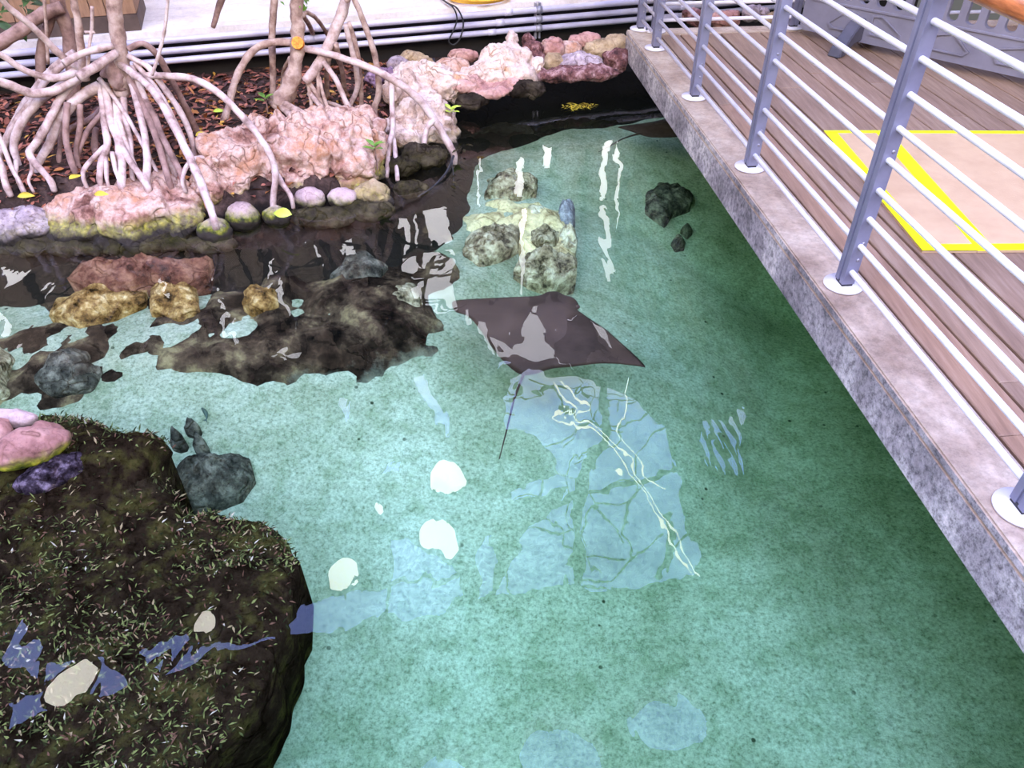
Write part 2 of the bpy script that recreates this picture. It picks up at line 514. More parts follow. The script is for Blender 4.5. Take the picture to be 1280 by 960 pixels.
def make_water_mat():
    m = bpy.data.materials.new('pool_water')
    m.use_nodes = True
    nt = m.node_tree
    N, L = nt.nodes, nt.links
    N.clear()
    out = N.new('ShaderNodeOutputMaterial')
    geo = N.new('ShaderNodeNewGeometry')
    mp = N.new('ShaderNodeMapping')
    mp.inputs['Scale'].default_value = (1.0, 0.55, 1.0)
    L.new(geo.outputs['Position'], mp.inputs['Vector'])
    n1 = noise_n(N, L, 2.6, 2, 0.5, mp.outputs[0], 0.5)
    n2 = noise_n(N, L, 9.0, 2, 0.5, mp.outputs[0], 0.3)
    b1 = N.new('ShaderNodeBump')
    # the ray's wake stirs the surface around it
    wk = at(680, 450, 0)
    vd = N.new('ShaderNodeVectorMath'); vd.operation = 'DISTANCE'
    L.new(geo.outputs['Position'], vd.inputs[0]); vd.inputs[1].default_value = wk
    wr = N.new('ShaderNodeMapRange'); wr.interpolation_type = 'SMOOTHSTEP'
    wr.inputs['From Min'].default_value = 0.75; wr.inputs['From Max'].default_value = 0.1
    wr.inputs['To Min'].default_value = 0.0042; wr.inputs['To Max'].default_value = 0.0085
    L.new(vd.outputs['Value'], wr.inputs['Value'])
    L.new(wr.outputs[0], b1.inputs['Distance'])
    L.new(n1.outputs['Fac'], b1.inputs['Height'])
    b2 = N.new('ShaderNodeBump'); b2.inputs['Distance'].default_value = 0.0005
    L.new(n2.outputs['Fac'], b2.inputs['Height'])
    L.new(b1.outputs[0], b2.inputs['Normal'])
    ior = N.new('ShaderNodeMapRange')          # the same interface from either side
    ior.inputs['To Min'].default_value = 1.333
    ior.inputs['To Max'].default_value = 1.0 / 1.333
    L.new(geo.outputs['Backfacing'], ior.inputs['Value'])
    fr = N.new('ShaderNodeFresnel')
    L.new(ior.outputs[0], fr.inputs['IOR'])
    L.new(b2.outputs[0], fr.inputs['Normal'])
    tr = N.new('ShaderNodeBsdfTransparent')
    gl = N.new('ShaderNodeBsdfGlossy')
    gl.inputs['Roughness'].default_value = 0.0
    L.new(b2.outputs[0], gl.inputs['Normal'])
    mx = N.new('ShaderNodeMixShader')
    L.new(fr.outputs[0], mx.inputs[0])
    L.new(tr.outputs[0], mx.inputs[1])
    L.new(gl.outputs[0], mx.inputs[2])
    L.new(mx.outputs[0], out.inputs['Surface'])
    va = N.new('ShaderNodeVolumeAbsorption')
    va.inputs['Color'].default_value = (0.37, 0.92, 0.56, 1)
    va.inputs['Density'].default_value = 0.50
    L.new(va.outputs[0], out.inputs['Volume'])
    return m


M['water'] = make_water_mat()


def emit(name, col, s):
    m = bpy.data.materials.new(name)
    m.use_nodes = True
    N, L = m.node_tree.nodes, m.node_tree.links
    N.clear()
    o = N.new('ShaderNodeOutputMaterial'); e = N.new('ShaderNodeEmission')
    e.inputs[0].default_value = (*col, 1); e.inputs[1].default_value = s
    L.new(e.outputs[0], o.inputs[0])
    return m


# ------------------------------------------------------------------ rock builders
def blob_rock(name, blobs, m, voxel=0.014, disp=0.03, freq=9.0, parent=None, fine=0.006, crack=0.0, seed=None):
    """union of ellipsoids, remeshed and weathered.  blob = (centre, radii, rotz)"""
    bm = bmesh.new()
    for b in blobs:
        c, r = Vector(b[0]), b[1]
        rot = Euler((0, 0, b[2] if len(b) > 2 else 0)).to_matrix().to_4x4()
        bmesh.ops.create_icosphere(bm, subdivisions=4, radius=1.0, matrix=Matrix.Translation(c) @ rot @ Matrix.Diagonal((r[0], r[1], r[2], 1)))
    me = bpy.data.meshes.new(name)
    bm.to_mesh(me); bm.free()
    o = link(bpy.data.objects.new(name, me))
    md = o.modifiers.new('r', 'REMESH')
    md.mode = 'VOXEL'
    md.voxel_size = voxel
    dg = bpy.context.evaluated_depsgraph_get()
    me2 = bpy.data.meshes.new_from_object(o.evaluated_get(dg))
    bpy.data.objects.remove(o); bpy.data.meshes.remove(me)
    sd = Vector((random.random() * 40, random.random() * 40, 0)) if seed is None else Vector((seed, seed * 1.7, 0))
    cos, nos = [v.co.copy() for v in me2.vertices], [v.normal.copy() for v in me2.vertices]
    for i, v in enumerate(me2.vertices):
        p = cos[i]
        q = p * freq + sd
        d = noise.fractal(q, 0.9, 2.1, 5) * disp
        d += noise.noise(p * 38 + sd) * fine
        if crack:
            w = p * freq * 0.55 + sd + noise.noise_vector(p * 6) * 0.25
            dd = noise.voronoi(w)[0]
            d -= crack * max(0.0, 1 - (dd[1] - dd[0]) / 0.14)
        v.co = p + nos[i] * d
    me2.name = name
    me2.update()
    return obj(name, me2, m, parent)


def pb(u, v, ru, rv, y, depth=1.0, rot=0.0):
    """ellipsoid seen at a pixel, ru/rv its half sizes there, y its forward distance"""
    c = at_y(u, v, y)
    k = px(u, v, y)
    return (c, (ru * k, rv * k * depth, rv * k), rot)


def mound(name, outline, zb, height, m, nr=26, nt=110, power=2.2, disp=0.04, freq=5.0, skirt=0.6, hfun=None, jag=0.04, parent=None):
    """rock seen from above: its outline on a level plane, domed on top, skirt going down"""
    P = [Vector((p[0], p[1])) for p in outline]
    c = sum(P, Vector((0, 0))) / len(P)
    sd = Vector((random.random() * 40, random.random() * 40, 0))
    rad = []
    for i in range(nt):
        th = 2 * math.pi * i / nt
        d = Vector((math.cos(th), math.sin(th)))
        best = 0.02
        for a, b in zip(P, P[1:] + P[:1]):
            e = b - a
            den = d.x * e.y - d.y * e.x
            if abs(den) < 1e-9:
                continue
            w = a - c
            t = (w.x * e.y - w.y * e.x) / den
            s = (w.x * d.y - w.y * d.x) / den
            if t > 0 and -1e-6 <= s <= 1 + 1e-6:
                best = max(best, t)
        rad.append(best)
    bm = bmesh.new()
    rows = []
    top = bm.verts.new((c.x, c.y, zb + height))
    rr = [((k + 1) / nr) for k in range(nr)] + [0.97, 0.88, 0.74]
    zz = [None] * nr + [-0.35, -0.7, -1.0]
    for k, f in enumerate(rr):
        row = []
        for i in range(nt):
            th = 2 * math.pi * i / nt
            r = rad[i] * f
            x, y = c.x + math.cos(th) * r, c.y + math.sin(th) * r
            p = Vector((x, y, 0))
            if zz[k] is None:
                z = zb + height * (1 - f ** power)
                if hfun:
                    z += hfun(x, y, f)
                z += noise.fractal(p * freq + sd, 0.9, 2.1, 5) * disp * (1.15 - f * 0.5)
            else:
                z = zb + zz[k] * skirt
            j = noise.noise_vector(Vector((x * 9, y * 9, z * 9)) + sd) * jag * min(1, f * 1.2)
            row.append(bm.verts.new((x + j.x, y + j.y, z + j.z * 0.4)))
        rows.append(row)
    for i in range(nt):
        bm.faces.new((top, rows[0][i], rows[0][(i + 1) % nt]))
    for a, b in zip(rows, rows[1:]):
        for i in range(nt):
            bm.faces.new((a[i], b[i], b[(i + 1) % nt], a[(i + 1) % nt]))
    return obj(name, fin(bm), m, parent)


def leaf_faces(bm, c, d, n, ln, wd, fold=0.15, seg=4):
    """one leaf blade: pointed both ends, folded along the midrib"""
    d = d.normalized()
    s = d.cross(n)
    if s.length < 1e-4:
        s = d.cross(Vector((1, 0, 0.2)))
    s.normalize()
    n = s.cross(d).normalized()
    mid, lf, rt = [], [], []
    for i in range(seg + 1):
        t = i / seg
        w = wd * math.sin(math.pi * (t ** 0.85)) * 0.5
        p = c + d * ln * t - n * ln * 0.18 * t * t
        mid.append(bm.verts.new(p))
        if 0 < i < seg:
            lf.append(bm.verts.new(p + s * w + n * w * fold * 2))
            rt.append(bm.verts.new(p - s * w + n * w * fold * 2))
    for side in (lf, rt):
        fl = side is rt
        q = [(mid[0], side[0], mid[1])]
        for i in range(len(side) - 1):
            q.append((mid[i + 1], side[i], side[i + 1], mid[i + 2]))
        q.append((mid[-2], side[-1], mid[-1]))
        for f in q:
            bm.faces.new(f[::-1] if fl else f)


# ------------------------------------------------------------------ setting: pool, bank
SHORE_PX = [(-260, 352), (0, 333), (60, 328), (150, 322), (270, 318), (350, 304), (430, 292), (500, 272), (530, 238), (566, 200), (572, 160), (588, 138), (640, 126), (700, 112), (780, 98), (830, 90)]
SHORE = [at(u, v, 0.0).to_2d() for u, v in SHORE_PX] + [Vector((3.0, 6.6)), Vector((6.0, 6.9))]


def shore_dist(x, y):
    """signed distance to the waterline, positive on the bank"""
    best = 1e9
    for a, b in zip(SHORE, SHORE[1:]):
        e = b - a
        w = Vector((x, y)) - a
        t = max(0, min(1, w.dot(e) / e.length_squared))
        v = w - e * t
        if v.length < abs(best):
            best = v.length if (e.x * w.y - e.y * w.x) > 0 else -v.length
    return best


def floor_z(x, y):
    d = -shore_dist(x, y)
    z = -0.34 - 0.60 * max(0.0, min(1.0, (d - 0.35) / 1.9))
    z += 0.10 * max(0.0, min(1.0, (-x - 0.6) / 1.2))
    return z + 0.035 * noise.noise(Vector((x * 1.3, y * 1.3, 3)))


def grid_bm(x0, x1, y0, y1, st, f):
    bm = bmesh.new()
    nx, ny = int((x1 - x0) / st) + 1, int((y1 - y0) / st) + 1
    vs = [[bm.verts.new((x0 + i * st, y0 + j * st, f(x0 + i * st, y0 + j * st))) for i in range(nx)] for j in range(ny)]
    for j in range(ny - 1):
        for i in range(nx - 1):
            bm.faces.new((vs[j][i], vs[j][i + 1], vs[j + 1][i + 1], vs[j + 1][i]))
    return bm


struct('floor', grid_bm(-6, 6, -2.5, 7.5, 0.06, floor_z), M['floor'], True)

bm = bmesh.new()
add_box(bm, (0.0, 2.5, -0.8), (11.9, 9.9, 1.6))
water = struct('water', bm, M['water'])

soilm = rockmat('dark_bank_soil', [(0.3, (0.012, 0.008, 0.006)), (0.5, (0.045, 0.028, 0.022)), (0.7, (0.11, 0.065, 0.05))], wet=True, spec=0.1, scale=14, dark=(0.010, 0.007, 0.005), speck=0.6)


def soil_z(x, y):
    d = shore_dist(x, y)
    s = max(-4.5, min(1.0, (d - 0.37) / 0.24))
    z = s * (0.21 if s > 0 else 0.17) - 0.02
    z += 0.05 * max(0.0, min(1, (d - 0.5) / 1.0))
    return z + 0.025 * noise.noise(Vector((x * 5, y * 5, 1))) + 0.012 * noise.noise(Vector((x * 17, y * 17, 1)))


bm = grid_bm(-5.5, 5.5, 3.0, 7.2, 0.035, soil_z)
kill = [v for v in bm.verts if shore_dist(v.co.x, v.co.y) < -0.6]
bmesh.ops.delete(bm, geom=kill, context='VERTS')
struct('bank_soil', bm, soilm, True)

# the shallow dark shelf under water in front of the bank
SHELF = [at(u, v, -0.30).to_2d() for u, v in [(-260, 520), (0, 515), (60, 512), (130, 492), (200, 480), (300, 476), (420, 456), (500, 430), (556, 396), (574, 330), (580, 240), (590, 170), (640, 140)]]


def shelf_edge(x, y):
    best = 1e9
    for a, b in zip(SHELF, SHELF[1:]):
        e = b - a
        w = Vector((x, y)) - a
        t = max(0, min(1, w.dot(e) / e.length_squared))
        v = w - e * t
        if v.length < abs(best):
            best = v.length if (e.x * w.y - e.y * w.x) > 0 else -v.length
    return best


shelfm, nt_, N_, L_, B_ = mat('brown_shelf_rock')
geo = N_.new('ShaderNodeNewGeometry')
nn = noise_n(N_, L_, 5, 8, 0.68, geo.outputs['Position'])
rr_ = ramp(N_, [(0.36, g3(10, 8, 7)), (0.47, g3(40, 30, 24)), (0.56, g3(78, 62, 48)), (0.68, g3(136, 118, 86))])
L_.new(nn.outputs['Fac'], rr_.inputs[0])
sz_ = N_.new('ShaderNodeSeparateXYZ'); L_.new(geo.outputs['Position'], sz_.inputs[0])
nz_ = noise_n(N_, L_, 6, 6, 0.7, geo.outputs['Position'])
mz_ = N_.new('ShaderNodeMath'); mz_.operation = 'MULTIPLY_ADD'; mz_.inputs[1].default_value = 0.30
L_.new(nz_.outputs['Fac'], mz_.inputs[0]); L_.new(sz_.outputs['Z'], mz_.inputs[2])
ms_ = N_.new('ShaderNodeMapRange'); ms_.inputs['From Min'].default_value = -0.24; ms_.inputs['From Max'].default_value = -0.42
L_.new(mz_.outputs[0], ms_.inputs['Value'])
L_.new(mixc(N_, L_, ms_.outputs[0], rr_.outputs[0], (0.36, 0.35, 0.27)), B_.inputs['Base Color'])
B_.inputs['Roughness'].default_value = 0.9
B_.inputs['Specular IOR Level'].default_value = 0.0
bb = N_.new('ShaderNodeBump'); bb.inputs['Distance'].default_value = 0.015
nb_ = noise_n(N_, L_, 26, 8, 0.7, geo.outputs['Position'])
L_.new(nb_.outputs['Fac'], bb.inputs['Height']); L_.new(bb.outputs[0], B_.inputs['Normal'])


def shelf_z(x, y):
    d = shelf_edge(x, y) + 0.22 * noise.fractal(Vector((x * 2.2, y * 2.2, 8)), 0.9, 2.0, 4)
    s = max(0.0, min(1.0, (d + 0.25) / 0.55))
    return -0.95 + 0.69 * s * (2 - s) + 0.06 * noise.fractal(Vector((x * 4, y * 4, 5)), 0.9, 2.0, 4)


bm = grid_bm(-5.5, 1.2, 2.6, 6.6, 0.035, shelf_z)
kill = [v for v in bm.verts if shelf_edge(v.co.x, v.co.y) < -0.45 or shore_dist(v.co.x, v.co.y) > 0.4]
bmesh.ops.delete(bm, geom=kill, context='VERTS')
struct('pool_shelf', bm, shelfm, True)

# ------------------------------------------------------------------ setting: deck slab on the right
DZ = 0.45
E0, E1 = at(783, 37, DZ), at(1280, 705, DZ)          # outer top edge
dd = (E1 - E0).normalized()                           # along the edge, towards the camera
nn_ = Vector((-dd.y, dd.x, 0)).normalized()
if nn_.x < 0:
    nn_ = -nn_                                        # inwards


def edge(s, off=0.0, z=DZ):                           # s metres from the far corner
    p = E0 + dd * s + nn_ * off
    return Vector((p.x, p.y, z))


LEN = 7.6
DROT = Matrix((( -dd.x, nn_.x, 0), (-dd.y, nn_.y, 0), (0, 0, 1))).transposed()
KERB = 0.205
bm = bmesh.new()


def prism(bm, poly, z0, z1, bevel=0.0):
    a = [bm.verts.new((p.x, p.y, z0)) for p in poly]
    b = [bm.verts.new((p.x, p.y, z1)) for p in poly]
    n = len(poly)
    fs = [bm.faces.new(a[::-1]), bm.faces.new(b)]
    for i in range(n):
        fs.append(bm.faces.new((a[i], a[(i + 1) % n], b[(i + 1) % n], b[i])))
    return b, fs


# slab with kerb (concrete top, weathered fascia)
far_r = at(983, 35, DZ)
slab_poly = [edge(0), edge(LEN), edge(LEN, 4.6), edge(0, 4.6)]
prism(bm, slab_poly, DZ - 0.20, DZ - 0.035)
prism(bm, [edge(0), edge(LEN), edge(LEN, KERB), edge(0, KERB)], DZ - 0.036, DZ)
prism(bm, [edge(0, KERB), edge(0.15, KERB), edge(0.15, 4.6), edge(0, 4.6)], DZ - 0.036, DZ)
fin(bm)
bmesh.ops.remove_doubles(bm, verts=bm.verts, dist=0.0005)
for f in bm.faces:
    f.material_index = 0 if f.normal.z > 0.7 else 1
bmesh.ops.bevel(bm, geom=[e for e in bm.edges if len(e.link_faces) == 2 and e.calc_face_angle(0) > 1.2], offset=0.006, segments=2, affect='EDGES')
struct('deck_slab', bm, [M['concrete'], M['fascia']])
# a drip lip along the lower front edge
bm = bmesh.new()
# boards along the deck
bw, gap = 0.139, 0.011
k = 0
off = KERB + 0.012
while off < 4.55:
    cuts = [0.155, random.uniform(0.8, 3.2), random.uniform(4.0, 6.6), LEN]
    for a, b in zip(cuts, cuts[1:]):
        if b - a < 0.3:
            continue
        zt = DZ - 0.002 + random.uniform(-0.0015, 0.0015)
        prism(bm, [edge(a + 0.002, off), edge(b - 0.002, off), edge(b - 0.002, off + bw), edge(a + 0.002, off + bw)], DZ - 0.034, zt)
    off += bw + gap
fin(bm)
bmesh.ops.bevel(bm, geom=[e for e in bm.edges if e.calc_face_angle(0) > 1.2 and min(v.co.z for v in e.verts) > DZ - 0.01], offset=0.003, segments=1, affect='EDGES')
deck = struct('deck_boards', bm, M['deck'])
# concrete piers that carry the slab
bm = bmesh.new()
for s in (1.0, 3.2, 5.4):
    p = edge(s, 1.6)
    add_box(bm, (p.x, p.y, -0.4), (0.35, 0.35, 1.3))
struct('deck_piers', bm, M['fascia'])

# ------------------------------------------------------------------ railings
RAIL_Z = [DZ + 0.078 + 0.1105 * k for k in range(9)]
TOP_Z = DZ + 1.09
post_px = [(803, 37), (823, 61), (870, 122), (938, 210), (1053, 357), (1268, 638)]


def frame(u_dir):
    x = u_dir.normalized()
    y = Vector((0, 0, 1)).cross(x)
    return Matrix((x, y, Vector((0, 0, 1)))).transposed()


def make_post(p, parent, along):
    rot = frame(along)
    bm = bmesh.new()
    h = TOP_Z - DZ - 0.03
    # two flat cheeks with a slot between them
    for s in (-1, 1):
        add_box(bm, p + rot @ Vector((0, s * 0.0185, 0.024 + h / 2)), (0.050, 0.025, h), rot, 0.002)
    add_box(bm, p + Vector((0, 0, 0.024 + h / 2)), (0.036, 0.014, h * 0.995), rot)
    po = obj('post', fin(bm), M['steel'], parent, False)
    bm = bmesh.new()
    add_cyl(bm, p + Vector((0, 0, 0.007)), 0.074, 0.014, 40)
    bmesh.ops.bevel(bm, geom=[e for e in bm.edges if e.calc_face_angle(0) > 1.2], offset=0.003, segments=2, affect='EDGES')
    obj('base_plate', fin(bm), M['steel_light'], po)['label'] = 'round pale base plate'
    bm = bmesh.new()
    add_box(bm, p + Vector((0, 0, 0.020)), (0.042, 0.054, 0.014), rot)
    obj('foot_pad', bm, M['rubber'], po, False)
    bm = bmesh.new()
    for z in (0.13, 0.20, 0.55, 0.62):
        for s in (-1, 1):
            add_cyl(bm, p + rot @ Vector((0.008, s * 0.0315, z)), 0.006, 0.003, 10, rot=rot @ Matrix.Rotation(R(90), 3, 'X'))
    obj('screw', fin(bm), M['bracket'], po)['kind'] = 'stuff'
    return po


posts = []
for u, v in post_px:
    p = at(u, v, DZ)
    s = (p - E0).dot(dd)
    posts.append(edge(s, 0.10))
posts.append(edge((posts[-1] - E0).dot(dd) + 1.08, 0.10))
rl = thing('railing', 'grey steel railing with round bars along the pool side of the deck', 'railing', posts[3])
for p in posts:
    make_post(p, rl, nn_)
s0 = (posts[0] - E0).dot(dd)
for z in RAIL_Z:
    bm = bmesh.new()
    add_tube(bm, [edge(s0, 0.10, z), edge(LEN - 0.2, 0.10, z)], 0.0108, 12, 1, straight=True)
    obj('rail', fin(bm), M['steel_light'], rl)
bm = bmesh.new()
add_tube(bm, [edge(s0 - 0.05, 0.10, TOP_Z - 0.008), edge(LEN - 0.2, 0.10, TOP_Z - 0.008)], 0.030, 16, 1, straight=True)
obj('handrail', fin(bm), M['wood_rail'], rl)['label'] = 'round varnished wooden handrail'

ce = edge(s0 + 0.02, 0.17)
fr_pts = [at(820, 36.5, DZ), at(993, 37, DZ)]
fr_dir = (edge(0.075, 3) - edge(0.075, 0.3)).normalized()
q0 = edge(0.075, 0.20)
q1 = edge(0.075, (fr_pts[1] - E0).dot(nn_))
q2 = edge(0.075, (fr_pts[1] - E0).dot(nn_) + 1.15)
q3 = edge(0.075, (fr_pts[1] - E0).dot(nn_) + 2.30)
rl2 = thing('railing', 'grey steel railing across the far end of the deck behind the plastic barrier', 'railing', q1)
for p in (q0, q1, q2, q3):
    make_post(p, rl2, dd)
for z in RAIL_Z:
    bm = bmesh.new()
    add_tube(bm, [Vector((q0.x, q0.y, z)), Vector((q3.x, q3.y, z))], 0.0125, 12, 1, straight=True)
    obj('rail', fin(bm), M['steel_light'], rl2)
bm = bmesh.new()
add_tube(bm, [Vector((q0.x, q0.y, TOP_Z + 0.01)), Vector((q3.x, q3.y, TOP_Z + 0.01))], 0.026, 16, 1, straight=True)
obj('handrail', fin(bm), M['wood_rail'], rl2)['label'] = 'round varnished wooden handrail'

# ------------------------------------------------------------------ tan boards edged with yellow tape
MZ = DZ + 0.012
a0, a1 = at(1030, 163.5, MZ), at(1153, 313, MZ)
b0, b1 = at(1093, 163.5, MZ), at(1222, 313, MZ)
r0, r1 = at(1430, 165, MZ), at(1430, 311, MZ)


def quad_prism(pts, z0, z1):
    bm = bmesh.new()
    prism(bm, pts, z0, z1)
    return fin(bm)


def strip(p, q, w, side):       # strip from p to q, w wide, towards the point `side`
    d = (q - p).normalized()
    n = Vector((-d.y, d.x, 0))
    if (side - p).dot(n) < 0:
        n = -n
    return [p, q, q + n * w, p + n * w]


board = thing('floor_board', 'narrow tan board strip at the left of the yellow taped panel on the deck', 'board', (a0 + a1) / 2)
obj('panel', quad_prism([a0, a1, b1, b0], DZ, MZ), M['mat_tan'], board, False)
cc = (a0 + b1) / 2
for i, (p, q, w) in enumerate(((a0, a1, 0.062), (a1, b1, 0.05), (a0, b0, 0.03))):
    obj('tape_strip', quad_prism(strip(p, q, w, cc), MZ - 0.002, MZ + 0.0012 + 0.0006 * i), M['tape'], board, False)
board2 = thing('floor_board', 'wide tan board with fluorescent yellow tape edges lying on the deck', 'board', (b0 + r1) / 2)
obj('panel', quad_prism([b0 + Vector((.002, 0, 0)), b1 + Vector((.002, 0, 0)), r1, r0], DZ, MZ), M['mat_tan'], board2, False)
cc = (b0 + r1) / 2
for i, (p, q, w) in enumerate(((b0, b1, 0.075), (b1, r1, 0.05), (b0, r0, 0.03))):
    obj('tape_strip', quad_prism(strip(p, q, w, cc), MZ - 0.002, MZ + 0.0015 + 0.0006 * i), M['tape'], board2, False)

# ------------------------------------------------------------------ grey plastic pedestrian barrier
pA, pB = at(1000, 39, DZ + 0.03), at(1280, 97, DZ + 0.05)
pA.z = pB.z = DZ + 0.05
bx = (pB - pA).normalized()
brot = Matrix((bx, Vector((0, 0, 1)), bx.cross(Vector((0, 0, 1))))).transposed()   # panel x,y -> world
BL = 2.0


def rrect(cx, cy, w, h, r, n=5):
    out = []
    for sx, sy, a0_ in ((1, 1, 0), (-1, 1, 90), (-1, -1, 180), (1, -1, 270)):
        for i in range(n + 1):
            a = R(a0_ + 90 * i / n)
            out.append((cx + sx * (w / 2 - r) + r * math.cos(a), cy + sy * (h / 2 - r) + r * math.sin(a)))
    return out


holes = []
for i in range(14):
    x = 0.30 + i * 0.115
    if abs(x - 1.05) < 0.0:
        continue
    holes.append(rrect(x, 0.37, 0.070, 0.28, 0.034))
holes += [rrect(0.30 + i * 0.115, 0.76, 0.070, 0.30, 0.034) for i in range(14)]
bar = thing('pedestrian_barrier', 'grey plastic pedestrian barrier with oval holes standing at the back of the deck', 'barrier', pA)


def place(bm, z_off=0.0):
    m4 = Matrix.Translation(pA) @ brot.to_4x4() @ Matrix.Translation((0, 0, z_off))
    bmesh.ops.transform(bm, matrix=m4, verts=bm.verts)
    return fin(bm)


bm = panel([(0, 0.03), (0.03, 0), (BL - 0.03, 0), (BL, 0.03), (BL, 0.95), (BL - 0.06, 1.0), (0.06, 1.0), (0, 0.95)], holes, 0.045)
body = obj('panel', place(bm), M['barrier'], bar, False)


def ring2d(poly, w, thick):
    cx = sum(p[0] for p in poly) / len(poly); cy = sum(p[1] for p in poly) / len(poly)
    inner = [(cx + (p[0] - cx) * (1 - w), cy + (p[1] - cy) * (1 - w * 1.4)) for p in poly]
    return panel(poly, [inner], thick)


for x0 in (0.20, 0.50, 0.88, 1.30):
    if x0 < 0.6:
        poly = [(x0, 0.08), (x0 + 0.03, 0.05), (x0 + 0.2, 0.05), (x0 + 0.22, 0.08), (x0 + 0.20, 0.18), (x0 + 0.12, 0.18)] if x0 < 0.3 else [(x0 - 0.0, 0.06), (x0 + 0.22, 0.05), (x0 + 0.22, 0.09), (x0 + 0.06, 0.19), (x0, 0.18)]
    else:
        poly = [(x0, 0.09), (x0 + 0.03, 0.05), (x0 + 0.25, 0.05), (x0 + 0.28, 0.08), (x0 + 0.16, 0.175), (x0 + 0.02, 0.14)]
    bm = ring2d(poly, 0.12, 0.014)
    obj('embossed_frame', place(bm, 0.026), M['barrier'], bar, False)
bm = bmesh.new()
add_box(bm, (BL / 2, 0.205, 0.024), (BL - 0.1, 0.016, 0.012), None, 0.003)
obj('stiffening_rib', place(bm), M['barrier'], bar, False)
# foot: an arched strut lying across under the panel
for fx in (0.42, 1.70):
    prof = [(-0.30, 0.0), (-0.22, 0.0), (-0.12, 0.06), (0.12, 0.06), (0.22, 0.0), (0.30, 0.0), (0.27, 0.05), (0.10, 0.17), (0.04, 0.2), (-0.04, 0.2), (-0.10, 0.17), (-0.27, 0.05)]
    bm = bmesh.new()
    va = [bm.verts.new((fx - 0.045, y_ - 0.05, x_)) for x_, y_ in prof]
    vb = [bm.verts.new((fx + 0.045, y_ - 0.05, x_)) for x_, y_ in prof]
    n = len(prof)
    bm.faces.new(va); bm.faces.new(vb[::-1])
    for i in range(n):
        bm.faces.new((va[i], vb[i], vb[(i + 1) % n], va[(i + 1) % n]))
    place(bm)
    bmesh.ops.bevel(bm, geom=[e for e in bm.edges if e.calc_face_angle(0) > 1.0], offset=0.006, segments=2, affect='EDGES')
    obj('foot', bm, M['barrier_dark'], bar, False)['label'] = 'dark grey arched foot'

# ------------------------------------------------------------------ back wall, boardwalk, pipes
PA, PB = at(184, 53, 0.503), at(800, 2, 0.503)
pd = (PB - PA); pd.z = 0; pd.normalize()
pn = Vector((-pd.y, pd.x, 0))                # away from the camera


def wall_pt(s, off, z):
    p = PA + pd * s + pn * off
    return Vector((p.x, p.y, z))


bm = bmesh.new()
prism(bm, [wall_pt(-3.5, 0.10, 0), wall_pt(6.5, 0.10, 0), wall_pt(6.5, 0.25, 0), wall_pt(-3.5, 0.25, 0)], -0.1, 0.50)
struct('wall_back', fin(bm), M['dark_wall'])
bm = bmesh.new()
edges_ = [0.05, 0.16, 0.36, 0.66, 0.96, 1.26, 1.56, 1.86, 2.16, 2.46]
for a, b in zip(edges_, edges_[1:]):
    prism(bm, [wall_pt(-3.5, a, 0), wall_pt(6.5, a, 0), wall_pt(6.5, b - 0.006, 0), wall_pt(-3.5, b - 0.006, 0)], 0.50, 0.555)
struct('boardwalk', fin(bm), M['boardwalk'])

pipes = [('pipe', 0.505, 0.0, 0.022, 'pipe', 'pale grey conduit pipe, topmost of the row along the boardwalk wall'),
         ('pipe', 0.437, 0.0, 0.022, 'pipe', 'pale grey conduit pipe, second from the top along the boardwalk wall'),
         ('pipe', 0.400, 0.045, 0.009, 'pipe_dark', 'thin dark conduit between the second and lowest pale pipes on the boardwalk wall'),
         ('pipe', 0.372, 0.0, 0.021, 'pipe', 'pale grey conduit pipe, lowest of the pale pipes on the boardwalk wall'),
         ('pipe', 0.190, 0.04, 0.022, 'pipe_dark', 'dark conduit running low on the boardwalk wall just above the soil')]
for nm, z, o_, r_, mk, lb in pipes:
    root = thing('conduit_pipe', lb, 'pipe', wall_pt(1, o_, z), 'conduit pipes along the boardwalk')
    bm = bmesh.new()
    s1 = 6.0 if z > 0.3 else 2.0
    add_tube(bm, [wall_pt(-3.4, o_, z), wall_pt(s1, o_, z)], r_, 14, 1, straight=True)
    obj('tube', fin(bm), M['pipe_blue'] if mk == 'pipe' and False else M[mk], root)
    for sc in (-0.9, 0.62, 2.05, 3.6):
        if sc > s1 or r_ < 0.01:
            continue
        bm = bmesh.new()
        add_tube(bm, [wall_pt(sc + z, o_, z), wall_pt(sc + z + 0.06, o_, z)], r_ + 0.003, 14, 1, straight=True)
        obj('coupling', fin(bm), M[mk], root)
bp = at_y(683, 40, 6.2)
sb = (bp - PA).dot(pd)
br = thing('pipe_bracket', 'upright galvanised bracket clamping the pipes to the boardwalk wall', 'bracket', wall_pt(sb, 0, 0.33))
bm = bmesh.new()
for s_ in (-0.016, 0.016):
    add_box(bm, wall_pt(sb + s_, 0.03, 0.42), (0.016, 0.03, 0.26), frame(pd), 0.002)
obj('upright', bm, M['bracket'], br, False)
for z in (0.505, 0.437, 0.372):
    bm = bmesh.new()
    add_tube(bm, [wall_pt(sb - 0.025, 0.0, z), wall_pt(sb + 0.025, 0.0, z)], 0.027, 14, 1, straight=True)
    obj('clamp', fin(bm), M['bracket'], br)

